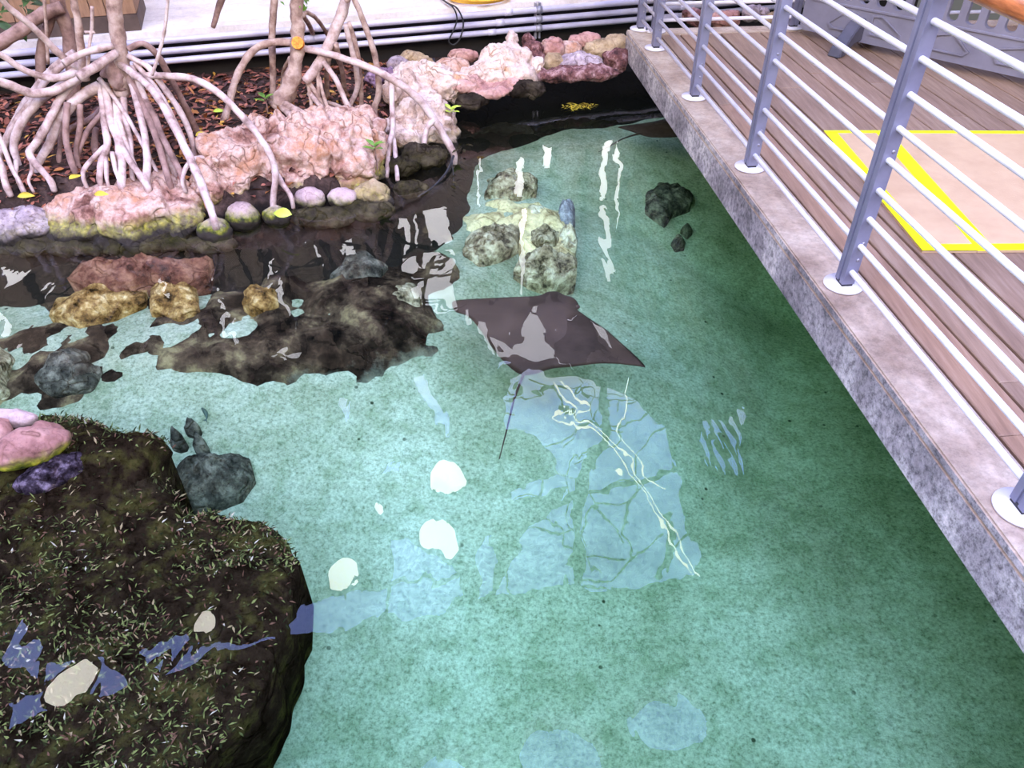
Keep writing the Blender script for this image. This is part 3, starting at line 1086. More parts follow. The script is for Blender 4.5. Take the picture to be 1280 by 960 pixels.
# wooden slatted planter on the boardwalk
pc = at(177, 38, 0.555)
spl = (pc - PA).dot(pd); opl = (pc - PA).dot(pn)
pl = thing('planter_box', 'brown slatted wooden planter box on the boardwalk behind the mangrove trunk', 'planter', wall_pt(spl - 0.6, opl, 0.555))
bm = bmesh.new()
prism(bm, [wall_pt(spl - 1.3, opl, 0), wall_pt(spl, opl, 0), wall_pt(spl, opl + 0.6, 0), wall_pt(spl - 1.3, opl + 0.6, 0)], 0.556, 0.66)
obj('base', fin(bm), M['planter_dark'], pl, False)
bm = bmesh.new()
for i in range(14):
    w0 = spl - 0.004 - i * 0.093
    prism(bm, [wall_pt(w0 - 0.087, opl + 0.002, 0), wall_pt(w0, opl + 0.002, 0), wall_pt(w0, opl + 0.022, 0), wall_pt(w0 - 0.087, opl + 0.022, 0)], 0.664, 1.10)
for i in range(6):
    o0 = opl + 0.03 + i * 0.093
    prism(bm, [wall_pt(spl - 0.024, o0, 0), wall_pt(spl - 0.002, o0, 0), wall_pt(spl - 0.002, o0 + 0.087, 0), wall_pt(spl - 0.024, o0 + 0.087, 0)], 0.664, 1.10)
obj('slats', fin(bm), M['planter'], pl, False)
bm = bmesh.new()
prism(bm, [wall_pt(spl - 1.26, opl + 0.03, 0), wall_pt(spl - 0.03, opl + 0.03, 0), wall_pt(spl - 0.03, opl + 0.58, 0), wall_pt(spl - 1.26, opl + 0.58, 0)], 0.66, 1.05)
obj('soil_fill', fin(bm), soilm, pl, False)

# yellow hose coil and dark cable on the boardwalk
hc = at(600, -8, 0.60)
ho = thing('hose_coil', 'coil of yellow hose lying on the boardwalk at the top edge', 'hose', hc)
bm = bmesh.new()
pts = []
for i in range(100):
    a = i / 100 * 2 * math.pi * 3
    rr = 0.20 + 0.012 * math.sin(a * 0.7)
    pts.append(hc + Vector((rr * math.cos(a) * 1.1, rr * math.sin(a), -0.024 + 0.045 * (i / 100) + 0.0)))
add_tube(bm, pts, 0.018, 8, 1, straight=True)
obj('tube', fin(bm), M['hose'], ho)
cbp = [at(548, -4, 0.575), at(562, 4, 0.575), at_y(575, 13, wall_pt(0, -0.03, 0).y + 1.02), at_y(579, 26, 5.93), at_y(578, 38, 5.93), at_y(574, 50, 5.95), at_y(566, 56, 5.96), at_y(561, 50, 5.96), at_y(569, 34, 5.93), at_y(571, 18, 5.95), at(560, 5, 0.58), at(552, -2, 0.575)]
fy = lambda u, v: None
cb = thing('cable', 'thin dark cable looping down over the pipes from the boardwalk', 'cable', cbp[4])


def front_of_wall(u, v, off):   # ray meets the upright plane `off` in front of the pipes
    d = ray(u, v)
    o = Vector((0, 0, EYE))
    n = pn
    p0 = wall_pt(0, off, 0)
    t = (p0 - o).dot(n) / d.dot(n)
    return o + d * t


cbp = [at(548, -4, 0.572), at(560, 4, 0.572), at(570, 9, 0.572)] + [front_of_wall(u, v, -0.04) for u, v in [(576, 18), (579, 28), (578, 39), (574, 50), (567, 56), (561, 52), (565, 42), (570, 30), (571, 20)]] + [at(566, 9, 0.575), at(556, 2, 0.575)]
bm = bmesh.new()
add_tube(bm, cbp, 0.006, 6, 5)
obj('wire', fin(bm), M['rubber'], cb)

# ------------------------------------------------------------------ boulders of the bank
def rk(label, blobs, m, group=None, name='boulder', cat='rock', **kw):
    o = blob_rock(name, blobs, M[m], **kw)
    return tag(o, label, cat, group)


BR = 'rocks edging the bank'
rk('large rounded pink-tan boulder at the water in front of the left mangrove roots',
   [pb(150, 268, 82, 40, 3.93, 1.25), pb(90, 282, 42, 30, 3.88, 1.3), pb(205, 262, 52, 38, 3.98, 1.2), pb(228, 275, 34, 30, 3.92), pb(150, 288, 95, 26, 3.85, 1.4)], 'rock_pink', BR, voxel=0.010, disp=0.055, crack=0.035, freq=5)
rk('largest boulder, pitted and pink, between the two mangroves above the cobbles',
   [pb(300, 205, 52, 46, 4.35, 1.2), pb(270, 230, 38, 38, 4.22), pb(350, 195, 62, 46, 4.45, 1.2), pb(400, 190, 62, 48, 4.5, 1.1), pb(440, 180, 48, 38, 4.6), pb(340, 225, 70, 32, 4.3), pb(430, 215, 50, 34, 4.42), pb(330, 170, 40, 24, 4.7), pb(410, 155, 60, 20, 4.8, 1.3)], 'rock_pink', BR, voxel=0.011, disp=0.085, crack=0.055, freq=5)
rk('pale upright boulder under the forked root at the corner of the bank',
   [pb(532, 152, 38, 32, 5.16), pb(508, 172, 30, 28, 5.0), pb(550, 164, 22, 26, 5.08), pb(522, 126, 32, 22, 5.4)], 'rock_pale', BR, voxel=0.013, disp=0.05, crack=0.018)
rk('low flat grey-lilac rock at the left edge beside the large pink boulder',
   [pb(20, 282, 60, 22, 3.82, 1.4), pb(-30, 285, 50, 24, 3.8, 1.4)], 'rock_grey', BR, voxel=0.014, disp=0.03)
rk('small purple-grey rock at the left edge in the leaf litter',
   [pb(-4, 255, 20, 20, 4.0)], 'rock_grey', BR, voxel=0.012, disp=0.015)
rk('tan slab of rock below the pale upright boulder, left of the yellow-topped boulder',
   [pb(530, 100, 42, 22, 5.55), pb(505, 112, 26, 22, 5.4), pb(558, 108, 30, 20, 5.5)], 'rock_pale', BR, voxel=0.013, disp=0.035, crack=0.014)
rk('ochre rock with a yellow top behind the tan slab near the pipes',
   [pb(518, 77, 20, 12, 5.85), pb(530, 82, 14, 10, 5.8)], 'rock_ochre', BR, voxel=0.012, disp=0.02)
rk('small purple-grey rock left of the ochre rock',
   [pb(498, 82, 14, 12, 5.75)], 'rock_grey', BR, voxel=0.012, disp=0.015)
rk('peaked pale boulder with a horn-like tip beneath the pipe bracket',
   [pb(632, 80, 34, 26, 5.75), pb(615, 92, 32, 20, 5.65), pb(645, 96, 26, 20, 5.65), pb(640, 56, 9, 16, 5.85), pb(600, 98, 26, 16, 5.6)], 'rock_pale', BR, voxel=0.012, disp=0.035, crack=0.014)
rk('thin pink ledge rock overhanging the dark water below the peaked boulder',
   [pb(612, 112, 32, 10, 5.5, 2.2), pb(585, 104, 22, 10, 5.5, 1.8), pb(640, 108, 18, 10, 5.55, 1.8)], 'rock_red', BR, voxel=0.011, disp=0.03)
rk('rounded tan rock left of the peaked boulder', [pb(566, 88, 22, 15, 5.75)], 'rock_pink', BR, voxel=0.012, disp=0.02)
rk('smooth reddish stone lying behind the rounded tan rock under the cable', [pb(578, 70, 20, 9, 6.0)], 'rock_red', BR, voxel=0.012, disp=0.012)
rk('maroon pitted rock just right of the peaked boulder', [pb(665, 66, 12, 14, 5.9), pb(660, 52, 8, 9, 6.0), pb(672, 72, 8, 9, 5.85)], 'rock_maroon', BR, voxel=0.010, disp=0.03, freq=12)
rk('small white-topped rock at the waterline right of the peaked boulder', [pb(672, 80, 10, 9, 5.75), pb(668, 90, 10, 8, 5.7)], 'rock_pale', BR, voxel=0.010, disp=0.02)
rk('speckled grey flat-topped rock in the far corner', [pb(725, 78, 30, 11, 5.85, 1.5), pb(735, 84, 22, 10, 5.8)], 'rock_grey', BR, voxel=0.011, disp=0.02)
rk('rust red rock left of the speckled grey rock', [pb(690, 60, 16, 14, 6.0)], 'rock_red', BR, voxel=0.012, disp=0.025)
rk('yellowish rock below the rust red rock in the far corner', [pb(692, 78, 14, 11, 5.85)], 'rock_ochre', BR, voxel=0.011, disp=0.025)
rk('tan rock behind the speckled grey rock', [pb(712, 62, 18, 11, 6.05)], 'rock_pink', BR, voxel=0.012, disp=0.02)
rk('orange-tan rock beside the deck corner', [pb(752, 62, 22, 14, 6.05), pb(770, 56, 18, 12, 6.1)], 'rock_ochre', BR, voxel=0.012, disp=0.02)
rk('dull pink rock at the back of the far corner under the pipes', [pb(735, 50, 18, 9, 6.2), pb(720, 52, 12, 8, 6.2)], 'rock_red', BR, voxel=0.012, disp=0.02)
rk('dark red crusted rock beside the deck corner at the waterline', [pb(768, 72, 15, 11, 5.95), pb(775, 82, 10, 9, 5.9)], 'rock_maroon', BR, voxel=0.010, disp=0.03, freq=12)
rk('long wet maroon ledge under the far corner rocks', [pb(725, 92, 52, 9, 5.72, 1.6), pb(690, 94, 26, 8, 5.7, 1.5)], 'rock_maroon', BR, voxel=0.012, disp=0.03)
rk('violet crusted rock beside the thin roots behind the pale upright boulder', [pb(470, 98, 14, 9, 5.55), pb(488, 97, 14, 10, 5.55), pb(480, 90, 10, 7, 5.6)], 'rock_violet', BR, voxel=0.010, disp=0.035, freq=14)
for i, (u, v, ru, rv, y, m_, lb) in enumerate([
        (868, 22, 18, 10, 6.5, 'rock_maroon', 'maroon rock beyond the far railing, nearest the corner posts'),
        (905, 24, 20, 11, 6.5, 'rock_red', 'reddish rock beyond the far railing, second from the corner posts'),
        (945, 16, 18, 10, 6.6, 'rock_grey', 'grey rock beyond the far railing, third from the corner posts'),
        (975, 24, 20, 9, 6.5, 'rock_ochre', 'ochre rock beyond the far railing near the grey barrier')]):
    rk(lb, [pb(u, v, ru, rv, y)], m_, 'rocks beyond the far railing', voxel=0.014, disp=0.03)

# cobbles along the waterline
CG = 'cobbles along the waterline'
rk('small rounded cobble with a yellow-green band, leftmost of the waterline cobbles', [pb(268, 290, 22, 17, 3.80)], 'cobble_moss', CG, 'cobble', voxel=0.009, disp=0.008)
rk('upright rounded cobble with a mossy left side below the leaning root', [pb(304, 271, 21, 19, 3.93)], 'cobble_moss', CG, 'cobble', voxel=0.009, disp=0.008)
rk('olive mossy cobble that carries a yellow-green leaf', [pb(346, 270, 18, 13, 3.96)], 'cobble_moss', CG, 'cobble', voxel=0.009, disp=0.008)
rk('smooth mauve cobble, left of the touching pair', [pb(388, 249, 20, 15, 4.12)], 'cobble', CG, 'cobble', voxel=0.009, disp=0.006)
rk('smooth mauve cobble, right of the touching pair', [pb(428, 248, 19, 14, 4.13)], 'cobble', CG, 'cobble', voxel=0.009, disp=0.006)
rk('blocky tan cobble with a mossy corner at the end of the cobble row', [pb(465, 242, 24, 15, 4.2, 1.2), pb(478, 250, 14, 9, 4.14)], 'rock_ochre', CG, 'cobble', voxel=0.010, disp=0.02)
rk('dull pink rock behind the cobble pair at the foot of the largest boulder', [pb(440, 228, 26, 14, 4.32), pb(460, 222, 16, 10, 4.38)], 'rock_red', BR, voxel=0.011, disp=0.018)
rk('dark wet rock under the touching cobble pair', [pb(402, 272, 42, 13, 4.02, 1.3)], 'rock_wet', BR, voxel=0.012, disp=0.02)
rk('dark wet rock under the blocky tan cobble', [pb(458, 264, 34, 12, 4.08, 1.3)], 'rock_wet', BR, voxel=0.012, disp=0.02)
rk('black wet rock lying on the waterline right of the blocky tan cobble', [pb(512, 236, 24, 9, 4.35, 1.3)], 'rock_wet', BR, voxel=0.012, disp=0.02)
rk('dark wet rock below the leftmost cobble', [pb(262, 306, 34, 10, 3.76, 1.4)], 'rock_wet', BR, voxel=0.012, disp=0.02)
rk('dark wet rock with green weed below the pale upright boulder', [pb(528, 196, 30, 16, 4.72), pb(505, 208, 20, 12, 4.6)], 'rock_wet', BR, voxel=0.011, disp=0.03)
rk('long black wet ledge under the large pink boulder on the left', [pb(60, 306, 110, 12, 3.74, 1.5), pb(170, 305, 70, 11, 3.74, 1.5)], 'rock_wet', BR, voxel=0.014, disp=0.025)
rk('brown wet rock at the waterline left of the peaked boulder overhang', [pb(590, 128, 22, 9, 5.38), pb(660, 112, 24, 10, 5.5)], 'rock_wet', BR, voxel=0.012, disp=0.03)

# ------------------------------------------------------------------ rocks under water
UG = 'submerged rocks'


def um(label, pts, z, h, m_, name='submerged_rock', **kw):
    if z is None:                # resting on the pool floor
        z = -0.5
        cu, cv = sum(p[0] for p in pts) / len(pts), sum(p[1] for p in pts) / len(pts)
        for _ in range(6):
            q = at(cu, cv, z)
            z = floor_z(q.x, q.y) + 0.03
    if h < 0.085:
        kw.setdefault('jag', 0.012)
    o = mound(name, [at(u, v, z).to_2d() for u, v in pts], z, h, M[m_], **kw)
    return tag(o, label, 'rock', UG)


um('flat tan submerged rock, main body of the reef under the far reflections',
   [(572, 330), (570, 285), (590, 262), (630, 252), (680, 258), (712, 270), (718, 300), (722, 325), (700, 345), (665, 338), (640, 318), (610, 330), (590, 345)], -0.42, 0.10, 'coral_tan', disp=0.06, power=4, skirt=0.4)
um('dark knobbly submerged rock behind the flat tan reef', [(605, 250), (612, 225), (640, 215), (668, 222), (672, 240), (645, 252)], -0.34, 0.10, 'coral_green', disp=0.06, nt=70, nr=16, skirt=0.4)
um('knobbly green-brown submerged rock on the near left of the tan reef', [(580, 318), (582, 300), (610, 290), (650, 282), (652, 298), (630, 320), (600, 330)], -0.33, 0.10, 'coral_green', disp=0.07, freq=9, nt=80, nr=16, skirt=0.3)
um('rounded bluish coral head at the right tip of the tan reef', [(696, 272), (700, 255), (714, 250), (720, 262), (716, 276), (704, 278)], -0.36, 0.07, 'coral_blue', name='coral_head', disp=0.04, freq=12, nt=60, nr=12, skirt=0.3)
um('frilled pale coral on the right side of the tan reef', [(698, 300), (700, 285), (716, 282), (722, 298), (720, 310), (706, 313)], -0.38, 0.06, 'coral_pale', name='coral_head', disp=0.07, freq=16, nt=60, nr=12, skirt=0.3)
um('lumpy pale green coral at the near corner of the tan reef', [(640, 338), (650, 322), (690, 318), (722, 322), (722, 338), (690, 348), (660, 346)], -0.36, 0.08, 'coral_green', name='coral_head', disp=0.07, freq=10, nt=80, nr=16, skirt=0.3)
um('small green coral in the middle of the tan reef', [(662, 300), (664, 290), (690, 284), (700, 290), (694, 300), (674, 306)], -0.31, 0.05, 'coral_green', name='coral_head', disp=0.04, freq=12, nt=60, nr=12, skirt=0.2)
um('white bleached patch of coral on top of the tan reef', [(656, 264), (662, 258), (680, 258), (682, 268), (670, 274), (658, 271)], -0.325, 0.03, 'coral_pale', name='coral_head', disp=0.02, nt=50, nr=10, skirt=0.1)
um('yellow speckled submerged rock below the large pink boulder', [(60, 392), (70, 372), (110, 362), (160, 352), (185, 358), (180, 376), (140, 392), (95, 402)], -0.20, 0.07, 'coral_yellow', disp=0.05, skirt=0.4)
um('reddish submerged rock under the left bank above the yellow speckled rock', [(84, 346), (104, 328), (150, 330), (185, 320), (232, 326), (268, 324), (256, 342), (214, 350), (180, 346), (140, 358), (108, 352)], -0.12, 0.05, 'sub_red', disp=0.06, freq=8, skirt=0.4)
um('brown weedy submerged rock right of the yellow speckled rock', [(186, 388), (190, 358), (220, 345), (245, 352), (248, 380), (225, 395)], -0.2, 0.08, 'coral_yellow', disp=0.05, nt=80, nr=16, skirt=0.4)
um('honeycomb patterned submerged coral amid the dark reflections', [(302, 380), (304, 366), (322, 358), (342, 362), (348, 376), (332, 386), (312, 387)], -0.22, 0.06, 'coral_yellow', name='coral_head', disp=0.03, freq=18, nt=70, nr=14, skirt=0.3)
um('dark submerged boulder at the left edge above the algae rock', [(40, 480), (50, 455), (80, 440), (118, 445), (130, 465), (110, 484), (70, 490)], -0.30, 0.10, 'sub_dark', disp=0.05, nt=80, nr=16, skirt=0.4)
um('grey-brown submerged rock cut by the left edge', [(-40, 480), (-30, 440), (0, 432), (18, 455), (10, 485), (-15, 495)], -0.28, 0.1, 'coral_green', disp=0.05, nt=80, nr=16, skirt=0.4)
um('dim tan submerged rock beneath the bank corner', [(440, 392), (445, 365), (480, 352), (520, 360), (528, 380), (500, 398), (465, 402)], -0.32, 0.08, 'coral_green', disp=0.05, nt=80, nr=16, skirt=0.4)
um('dark weedy submerged rock below the cobble row', [(410, 345), (425, 325), (460, 320), (485, 335), (470, 352), (435, 358)], -0.26, 0.08, 'sub_dark', disp=0.05, nt=70, nr=14, skirt=0.4)
um('round dark submerged boulder on the sand right of the algae rock', [(212, 612), (222, 588), (250, 572), (285, 566), (312, 576), (318, 594), (300, 614), (262, 630), (230, 640)], None, 0.10, 'sub_dark', disp=0.04, freq=9, jag=0.02, nt=140, nr=34, skirt=0.4)
for u, v, r_, lb in [(240, 535, 8, 'small dark pebble cluster stone uppermost above the round dark boulder'), (222, 552, 9, 'small dark stone left of the round dark boulder'), (252, 560, 8, 'small dark stone just above the round dark boulder')]:
    um(lb, [(u + r_ * 1.3 * math.cos(a * 0.785), v + r_ * 0.7 * math.sin(a * 0.785)) for a in range(8)], None, 0.05, 'sub_dark', disp=0.05, freq=14, nt=40, nr=9, skirt=0.2)
um('dark brown weedy submerged boulder near the deck edge', [(808, 262), (806, 242), (822, 230), (850, 230), (866, 240), (864, 254), (842, 262), (830, 272)], None, 0.07, 'sub_dark', disp=0.035, freq=10, jag=0.025, nt=130, nr=30, skirt=0.4)
um('small dark submerged stone below the weedy boulder near the deck edge', [(838, 303), (846, 297), (858, 300), (856, 307), (844, 309)], None, 0.05, 'sub_dark', disp=0.04, freq=14, nt=40, nr=9, skirt=0.2)
um('tiny dark submerged stone beside the weedy boulder near the deck edge', [(850, 288), (858, 284), (866, 288), (860, 293)], None, 0.04, 'sub_dark', disp=0.03, freq=14, nt=40, nr=9, skirt=0.2)

# big algae rock at lower left, just below the surface
AO = [(-260, 545), (-100, 522), (0, 520), (60, 514), (112, 516), (130, 530), (165, 540), (186, 538), (206, 546), (213, 562), (206, 590), (214, 618), (236, 634), (285, 642), (335, 656), (362, 676), (377, 700), (370, 740), (352, 790), (340, 840), (318, 880), (285, 908), (255, 930), (235, 975), (200, 1040), (0, 1100), (-260, 1060)]
AW = [at(u, v, -0.10).to_2d() for u, v in AO]
hump = at(70, 585, 0.0).to_2d()
hump2 = at(150, 570, 0.0).to_2d()
hump3 = at(188, 556, 0.0).to_2d()


def alg_h(x, y, f):
    p = Vector((x, y))
    h = 0.115 * math.exp(-((p - hump).length / 0.34) ** 2)
    h += 0.06 * math.exp(-((p - hump2).length / 0.22) ** 2)
    h += 0.05 * math.exp(-((p - hump3).length / 0.10) ** 2)
    return h * (1 - f ** 6)


alg = thing('algae_rock', 'big dark rock covered in brown-green algae filling the lower left of the pool', 'rock', (AW[16].x - 0.6, AW[16].y, -0.1))
st = mound('stone', AW, -0.13, 0.055, M['algae_rock'], nr=70, nt=260, power=6, disp=0.035, freq=5, skirt=0.75, hfun=alg_h, jag=0.03, parent=alg)
bm = bmesh.new()
me = st.data
cand = [(f.center.copy(), f.normal.copy(), f.area) for f in me.polygons if f.normal.z > 0.15 and f.center.z > -0.5]
areas = np.cumsum([c[2] for c in cand])
rng = random.Random(3)
for i in range(24000):
    c, n, a = cand[int(np.searchsorted(areas, rng.random() * areas[-1]))]
    if noise.noise(c * 3.5) < -0.12 and rng.random() < 0.75:
        continue
    if c.z > 0.0 and rng.random() < 0.8:
        continue
    s = math.sqrt(a)
    p = c + Vector((rng.uniform(-s, s), rng.uniform(-s, s), -0.004))
    d = Vector((rng.uniform(-1, 1), rng.uniform(-1, 1), rng.uniform(0.1, 0.8)))
    leaf_faces(bm, p, d, Vector((rng.uniform(-.4, .4), rng.uniform(-.4, .4), 1)), rng.uniform(0.012, 0.034), rng.uniform(0.0035, 0.009), seg=2)
al = obj('algae', bm, M['algae'], alg, False)
al['kind'] = 'stuff'
al['label'] = 'short tufts of green and brown algae'
tag(blob_rock('stone', [pb(36, 560, 50, 24, 1.97, 1.0, 0.5), pb(60, 546, 24, 19, 2.03, 1.0)], M['rock_rose'], voxel=0.008, disp=0.012), 'oblong rose pink stone lying on the algae rock at the left edge', 'rock', 'stones on the algae rock').name = 'pink_stone'
tag(blob_rock('brown_stone', [pb(-6, 541, 22, 20, 2.06)], M['rock_red'], voxel=0.008, disp=0.012), 'brown stone cut by the left edge beside the rose pink stone', 'rock', 'stones on the algae rock')
tag(blob_rock('mossy_stone', [pb(14, 524, 30, 12, 2.15)], M['cobble_moss'], voxel=0.008, disp=0.014), 'low green mossy stone behind the rose pink stone', 'rock', 'stones on the algae rock')
tag(blob_rock('purple_stone', [pb(72, 592, 50, 18, 1.93, 1.4, 0.5)], M['rock_purple'], voxel=0.009, disp=0.015), 'flat wet purple stone in front of the rose pink stone', 'rock', 'stones on the algae rock')

# ------------------------------------------------------------------ mangroves
GZ = 0.22


def root_path(pts, y0, gz=None, y1=None):
    """pixel path -> 3-D: forward distance runs from y0 to where the foot meets the ground"""
    if y1 is None:
        y1 = at(pts[-1][0], pts[-1][1], GZ if gz is None else gz).y
    L_ = [0]
    for a, b in zip(pts, pts[1:]):
        L_.append(L_[-1] + math.hypot(b[0] - a[0], b[1] - a[1]))
    out, ks = [], []
    for p, l in zip(pts, L_):
        y = y0 + (y1 - y0) * l / L_[-1]
        out.append(at_y(p[0], p[1], y))
        ks.append(px(p[0], p[1], y))
    return out, ks


def limb(name, parent, pts, rpx, y0, m_='bark_root', gz=None, y1=None, wob=0.25, bury=True):
    P, ks = root_path(pts, y0, gz, y1)
    if not isinstance(rpx, (list, tuple)):
        rpx = [rpx, rpx * 0.85]
    rad = [r * k for r, k in zip(np.interp(np.linspace(0, 1, len(P)), np.linspace(0, 1, len(rpx)), rpx), ks)]
    if bury and y1 is None:
        P.append(P[-1] + Vector((0, 0, -0.07))); rad.append(rad[-1] * 0.9)
    bm = bmesh.new()
    add_tube(bm, P, rad, 9, 6, wob)
    return obj(name, fin(bm), M[m_], parent)


T1 = 4.35
t1 = thing('mangrove_tree', 'mangrove with a dense skirt of pale prop roots at the left, before the planter', 'tree', at_y(152, 215, 4.2))
tr_top = at_y(140, -6, T1)
limb('trunk', t1, [(152, 118), (152, 92), (150, 66), (146, 35), (142, 0), (138, -60), (140, -140)], [10, 11, 10, 9, 9, 8, 7], T1, 'bark', y1=T1 + 0.05)
limb('stem', t1, [(106, 100), (103, 85), (101, 60), (97, 25), (92, 0), (85, -60)], [6, 5, 4.5, 4.5, 4], T1 - 0.1, 'bark', y1=T1 - 0.1)
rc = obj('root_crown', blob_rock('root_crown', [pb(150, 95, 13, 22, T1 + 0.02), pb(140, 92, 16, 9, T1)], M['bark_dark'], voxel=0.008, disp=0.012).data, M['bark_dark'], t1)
for o in [o for o in COL.objects if o.name.startswith('root_crown') and o.parent is None]:
    bpy.data.objects.remove(o)
for pts, r in [([(100, 88), (75, 97), (55, 96), (35, 90), (18, 80), (0, 68), (-20, 58)], [5, 4, 4]),
               ([(102, 95), (72, 112), (45, 117), (25, 112), (0, 102), (-20, 94)], [5, 5.5, 5.5]),
               ([(102, 87), (75, 68), (40, 33), (10, 8), (-5, -12)], [5, 4, 3.5]),
               ([(146, 66), (130, 76), (112, 88), (98, 96)], [5, 5.5, 6]),
               ([(140, 57), (120, 62), (100, 68), (80, 80)], [4, 4, 5])]:
    limb('branch', t1, pts, r, T1 - 0.05, 'bark_root', y1=T1 - 0.25, bury=False)
for pts, r, m_ in [
        ([(97, 97), (62, 116), (36, 140), (23, 161), (17, 182), (22, 203)], [5, 5.5, 4], 0),
        ([(100, 97), (78, 120), (62, 150), (48, 175), (37, 194), (62, 224)], [5, 5, 4], 0),
        ([(125, 108), (100, 122), (75, 148), (62, 180), (46, 208)], [7, 6, 5], 0),
        ([(92, 66), (68, 85), (48, 108), (33, 128), (20, 150), (4, 182)], [5, 5, 4], 0),
        ([(90, 72), (60, 98), (40, 126), (28, 140), (12, 168), (0, 196)], [4, 4, 4], 0),
        ([(125, 105), (130, 150), (134, 180), (126, 205), (125, 226)], [4, 4.5, 4], 0),
        ([(134, 182), (118, 196), (105, 212), (104, 222)], [3.5, 3, 2.5], 0),
        ([(131, 190), (133, 210), (134, 226)], [3.5, 3, 2.5], 0),
        ([(131, 105), (138, 150), (150, 180), (165, 205), (183, 230)], [5, 4.5, 4], 0),
        ([(146, 118), (148, 165), (152, 205), (152, 230)], [6, 6, 5], 0),
        ([(153, 112), (157, 150), (163, 180), (165, 218)], [4, 4, 3], 0),
        ([(162, 95), (172, 130), (180, 165), (184, 200), (183, 228)], [4.5, 4.5, 5], 0),
        ([(146, 77), (184, 106), (203, 131), (231, 184), (250, 226), (266, 270)], [4.5, 5, 5], 0),
        ([(160, 62), (178, 54), (196, 68), (210, 92), (230, 130), (247, 166)], [3.5, 4, 4], 1),
        ([(160, 70), (185, 84), (205, 110), (225, 140), (238, 168), (244, 198)], [3.5, 4, 3.5], 0),
        ([(165, 98), (190, 140), (205, 175), (222, 208), (228, 224)], [4, 4, 3.5], 1),
        ([(160, 95), (178, 130), (195, 170), (210, 222)], [5, 5, 4], 1),
        ([(165, 82), (180, 120), (196, 160), (216, 212)], [3.5, 4, 4], 0),
        ([(168, 78), (196, 112), (218, 150), (236, 192), (244, 208)], [3, 3, 3], 0),
        ([(124, 98), (140, 118), (160, 148), (178, 180), (196, 214)], [3, 2.6, 2.4], 0),
        ([(84, 128), (82, 165), (86, 190), (93, 212)], [4, 4, 4], 1),
        ([(100, 130), (100, 160), (95, 185), (98, 206)], [4, 3.5, 3], 1),
        ([(130, 140), (112, 160), (102, 180), (96, 204)], [3.5, 3.5, 3], 1),
        ([(78, 136), (76, 170), (74, 200)], [3, 3, 3], 1),
        ([(128, 136), (112, 150), (90, 160), (70, 176)], [4, 4, 4], 1),
        ([(120, 160), (118, 180), (122, 196)], [4, 4, 4], 1),
        ([(148, 150), (160, 185), (172, 216)], [3, 3, 3], 0),
        ([(140, 190), (145, 215), (152, 232)], [3, 2.5, 2], 0),
        ([(-10, 150), (4, 182), (14, 208), (26, 230)], [3, 3, 2.5], 0),
        ([(-10, 180), (2, 208), (7, 230)], [4.5, 4.5, 4], 0),
        ([(20, 200), (20, 214), (22, 226)], [3, 2.5, 2], 0),
        ([(38, 196), (40, 212), (36, 226)], [2.5, 2.5, 2], 0)]:
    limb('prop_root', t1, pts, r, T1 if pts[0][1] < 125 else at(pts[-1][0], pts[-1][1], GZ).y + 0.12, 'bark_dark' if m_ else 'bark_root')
bigroot = limb('prop_root', t1, [(165, 94), (215, 95), (245, 100), (275, 118), (305, 148), (330, 180), (344, 214), (341, 252)], [4, 4.5, 4.5, 4], T1, 'bark_root', gz=0.07)
limb('prop_root', t1, [(343, 213), (352, 228), (364, 246)], [4, 3.5, 3], at(341, 252, 0.07).y + 0.12, 'bark_root', gz=0.10)
limb('prop_root', t1, [(262, 196), (245, 198), (233, 208), (228, 226)], [3, 3, 2.5], 4.2, 'bark_root')
for pts, r in [([(110, 95), (110, 80), (112, 55), (115, 35), (115, 8)], [2.5, 2, 2]), ([(190, 94), (200, 62), (207, 30), (210, -6)], [2.2, 2, 2]), ([(112, 42), (118, 40), (106, 40)], [1.5, 1.5])]:
    limb('shoot', t1, pts, r, T1 - 0.12, 'bark_root', y1=T1 - 0.12, bury=False)

# shaded trunks behind the left mangrove
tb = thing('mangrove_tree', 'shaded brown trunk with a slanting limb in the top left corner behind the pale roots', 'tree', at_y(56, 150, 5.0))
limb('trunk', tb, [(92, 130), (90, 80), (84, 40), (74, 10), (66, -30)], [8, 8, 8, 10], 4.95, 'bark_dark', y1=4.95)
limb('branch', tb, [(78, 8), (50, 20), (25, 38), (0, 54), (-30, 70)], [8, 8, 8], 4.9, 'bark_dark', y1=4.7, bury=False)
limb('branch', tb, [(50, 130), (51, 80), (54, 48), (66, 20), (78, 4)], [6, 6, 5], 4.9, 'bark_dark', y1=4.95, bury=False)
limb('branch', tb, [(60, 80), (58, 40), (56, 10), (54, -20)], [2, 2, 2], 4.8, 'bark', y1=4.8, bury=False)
bm = bmesh.new()
for i in range(26):
    c = at_y(random.uniform(-12, 42), random.uniform(-25, 36), random.uniform(4.9, 5.1))
    leaf_faces(bm, c, Vector((random.uniform(-1, 1), random.uniform(-1, 0.4), random.uniform(-0.6, 0.5))), Vector((random.uniform(-.5, .5), -0.5, 1)), random.uniform(0.08, 0.14), random.uniform(0.03, 0.05))
obj('foliage', bm, M['leaf_dark'], tb)

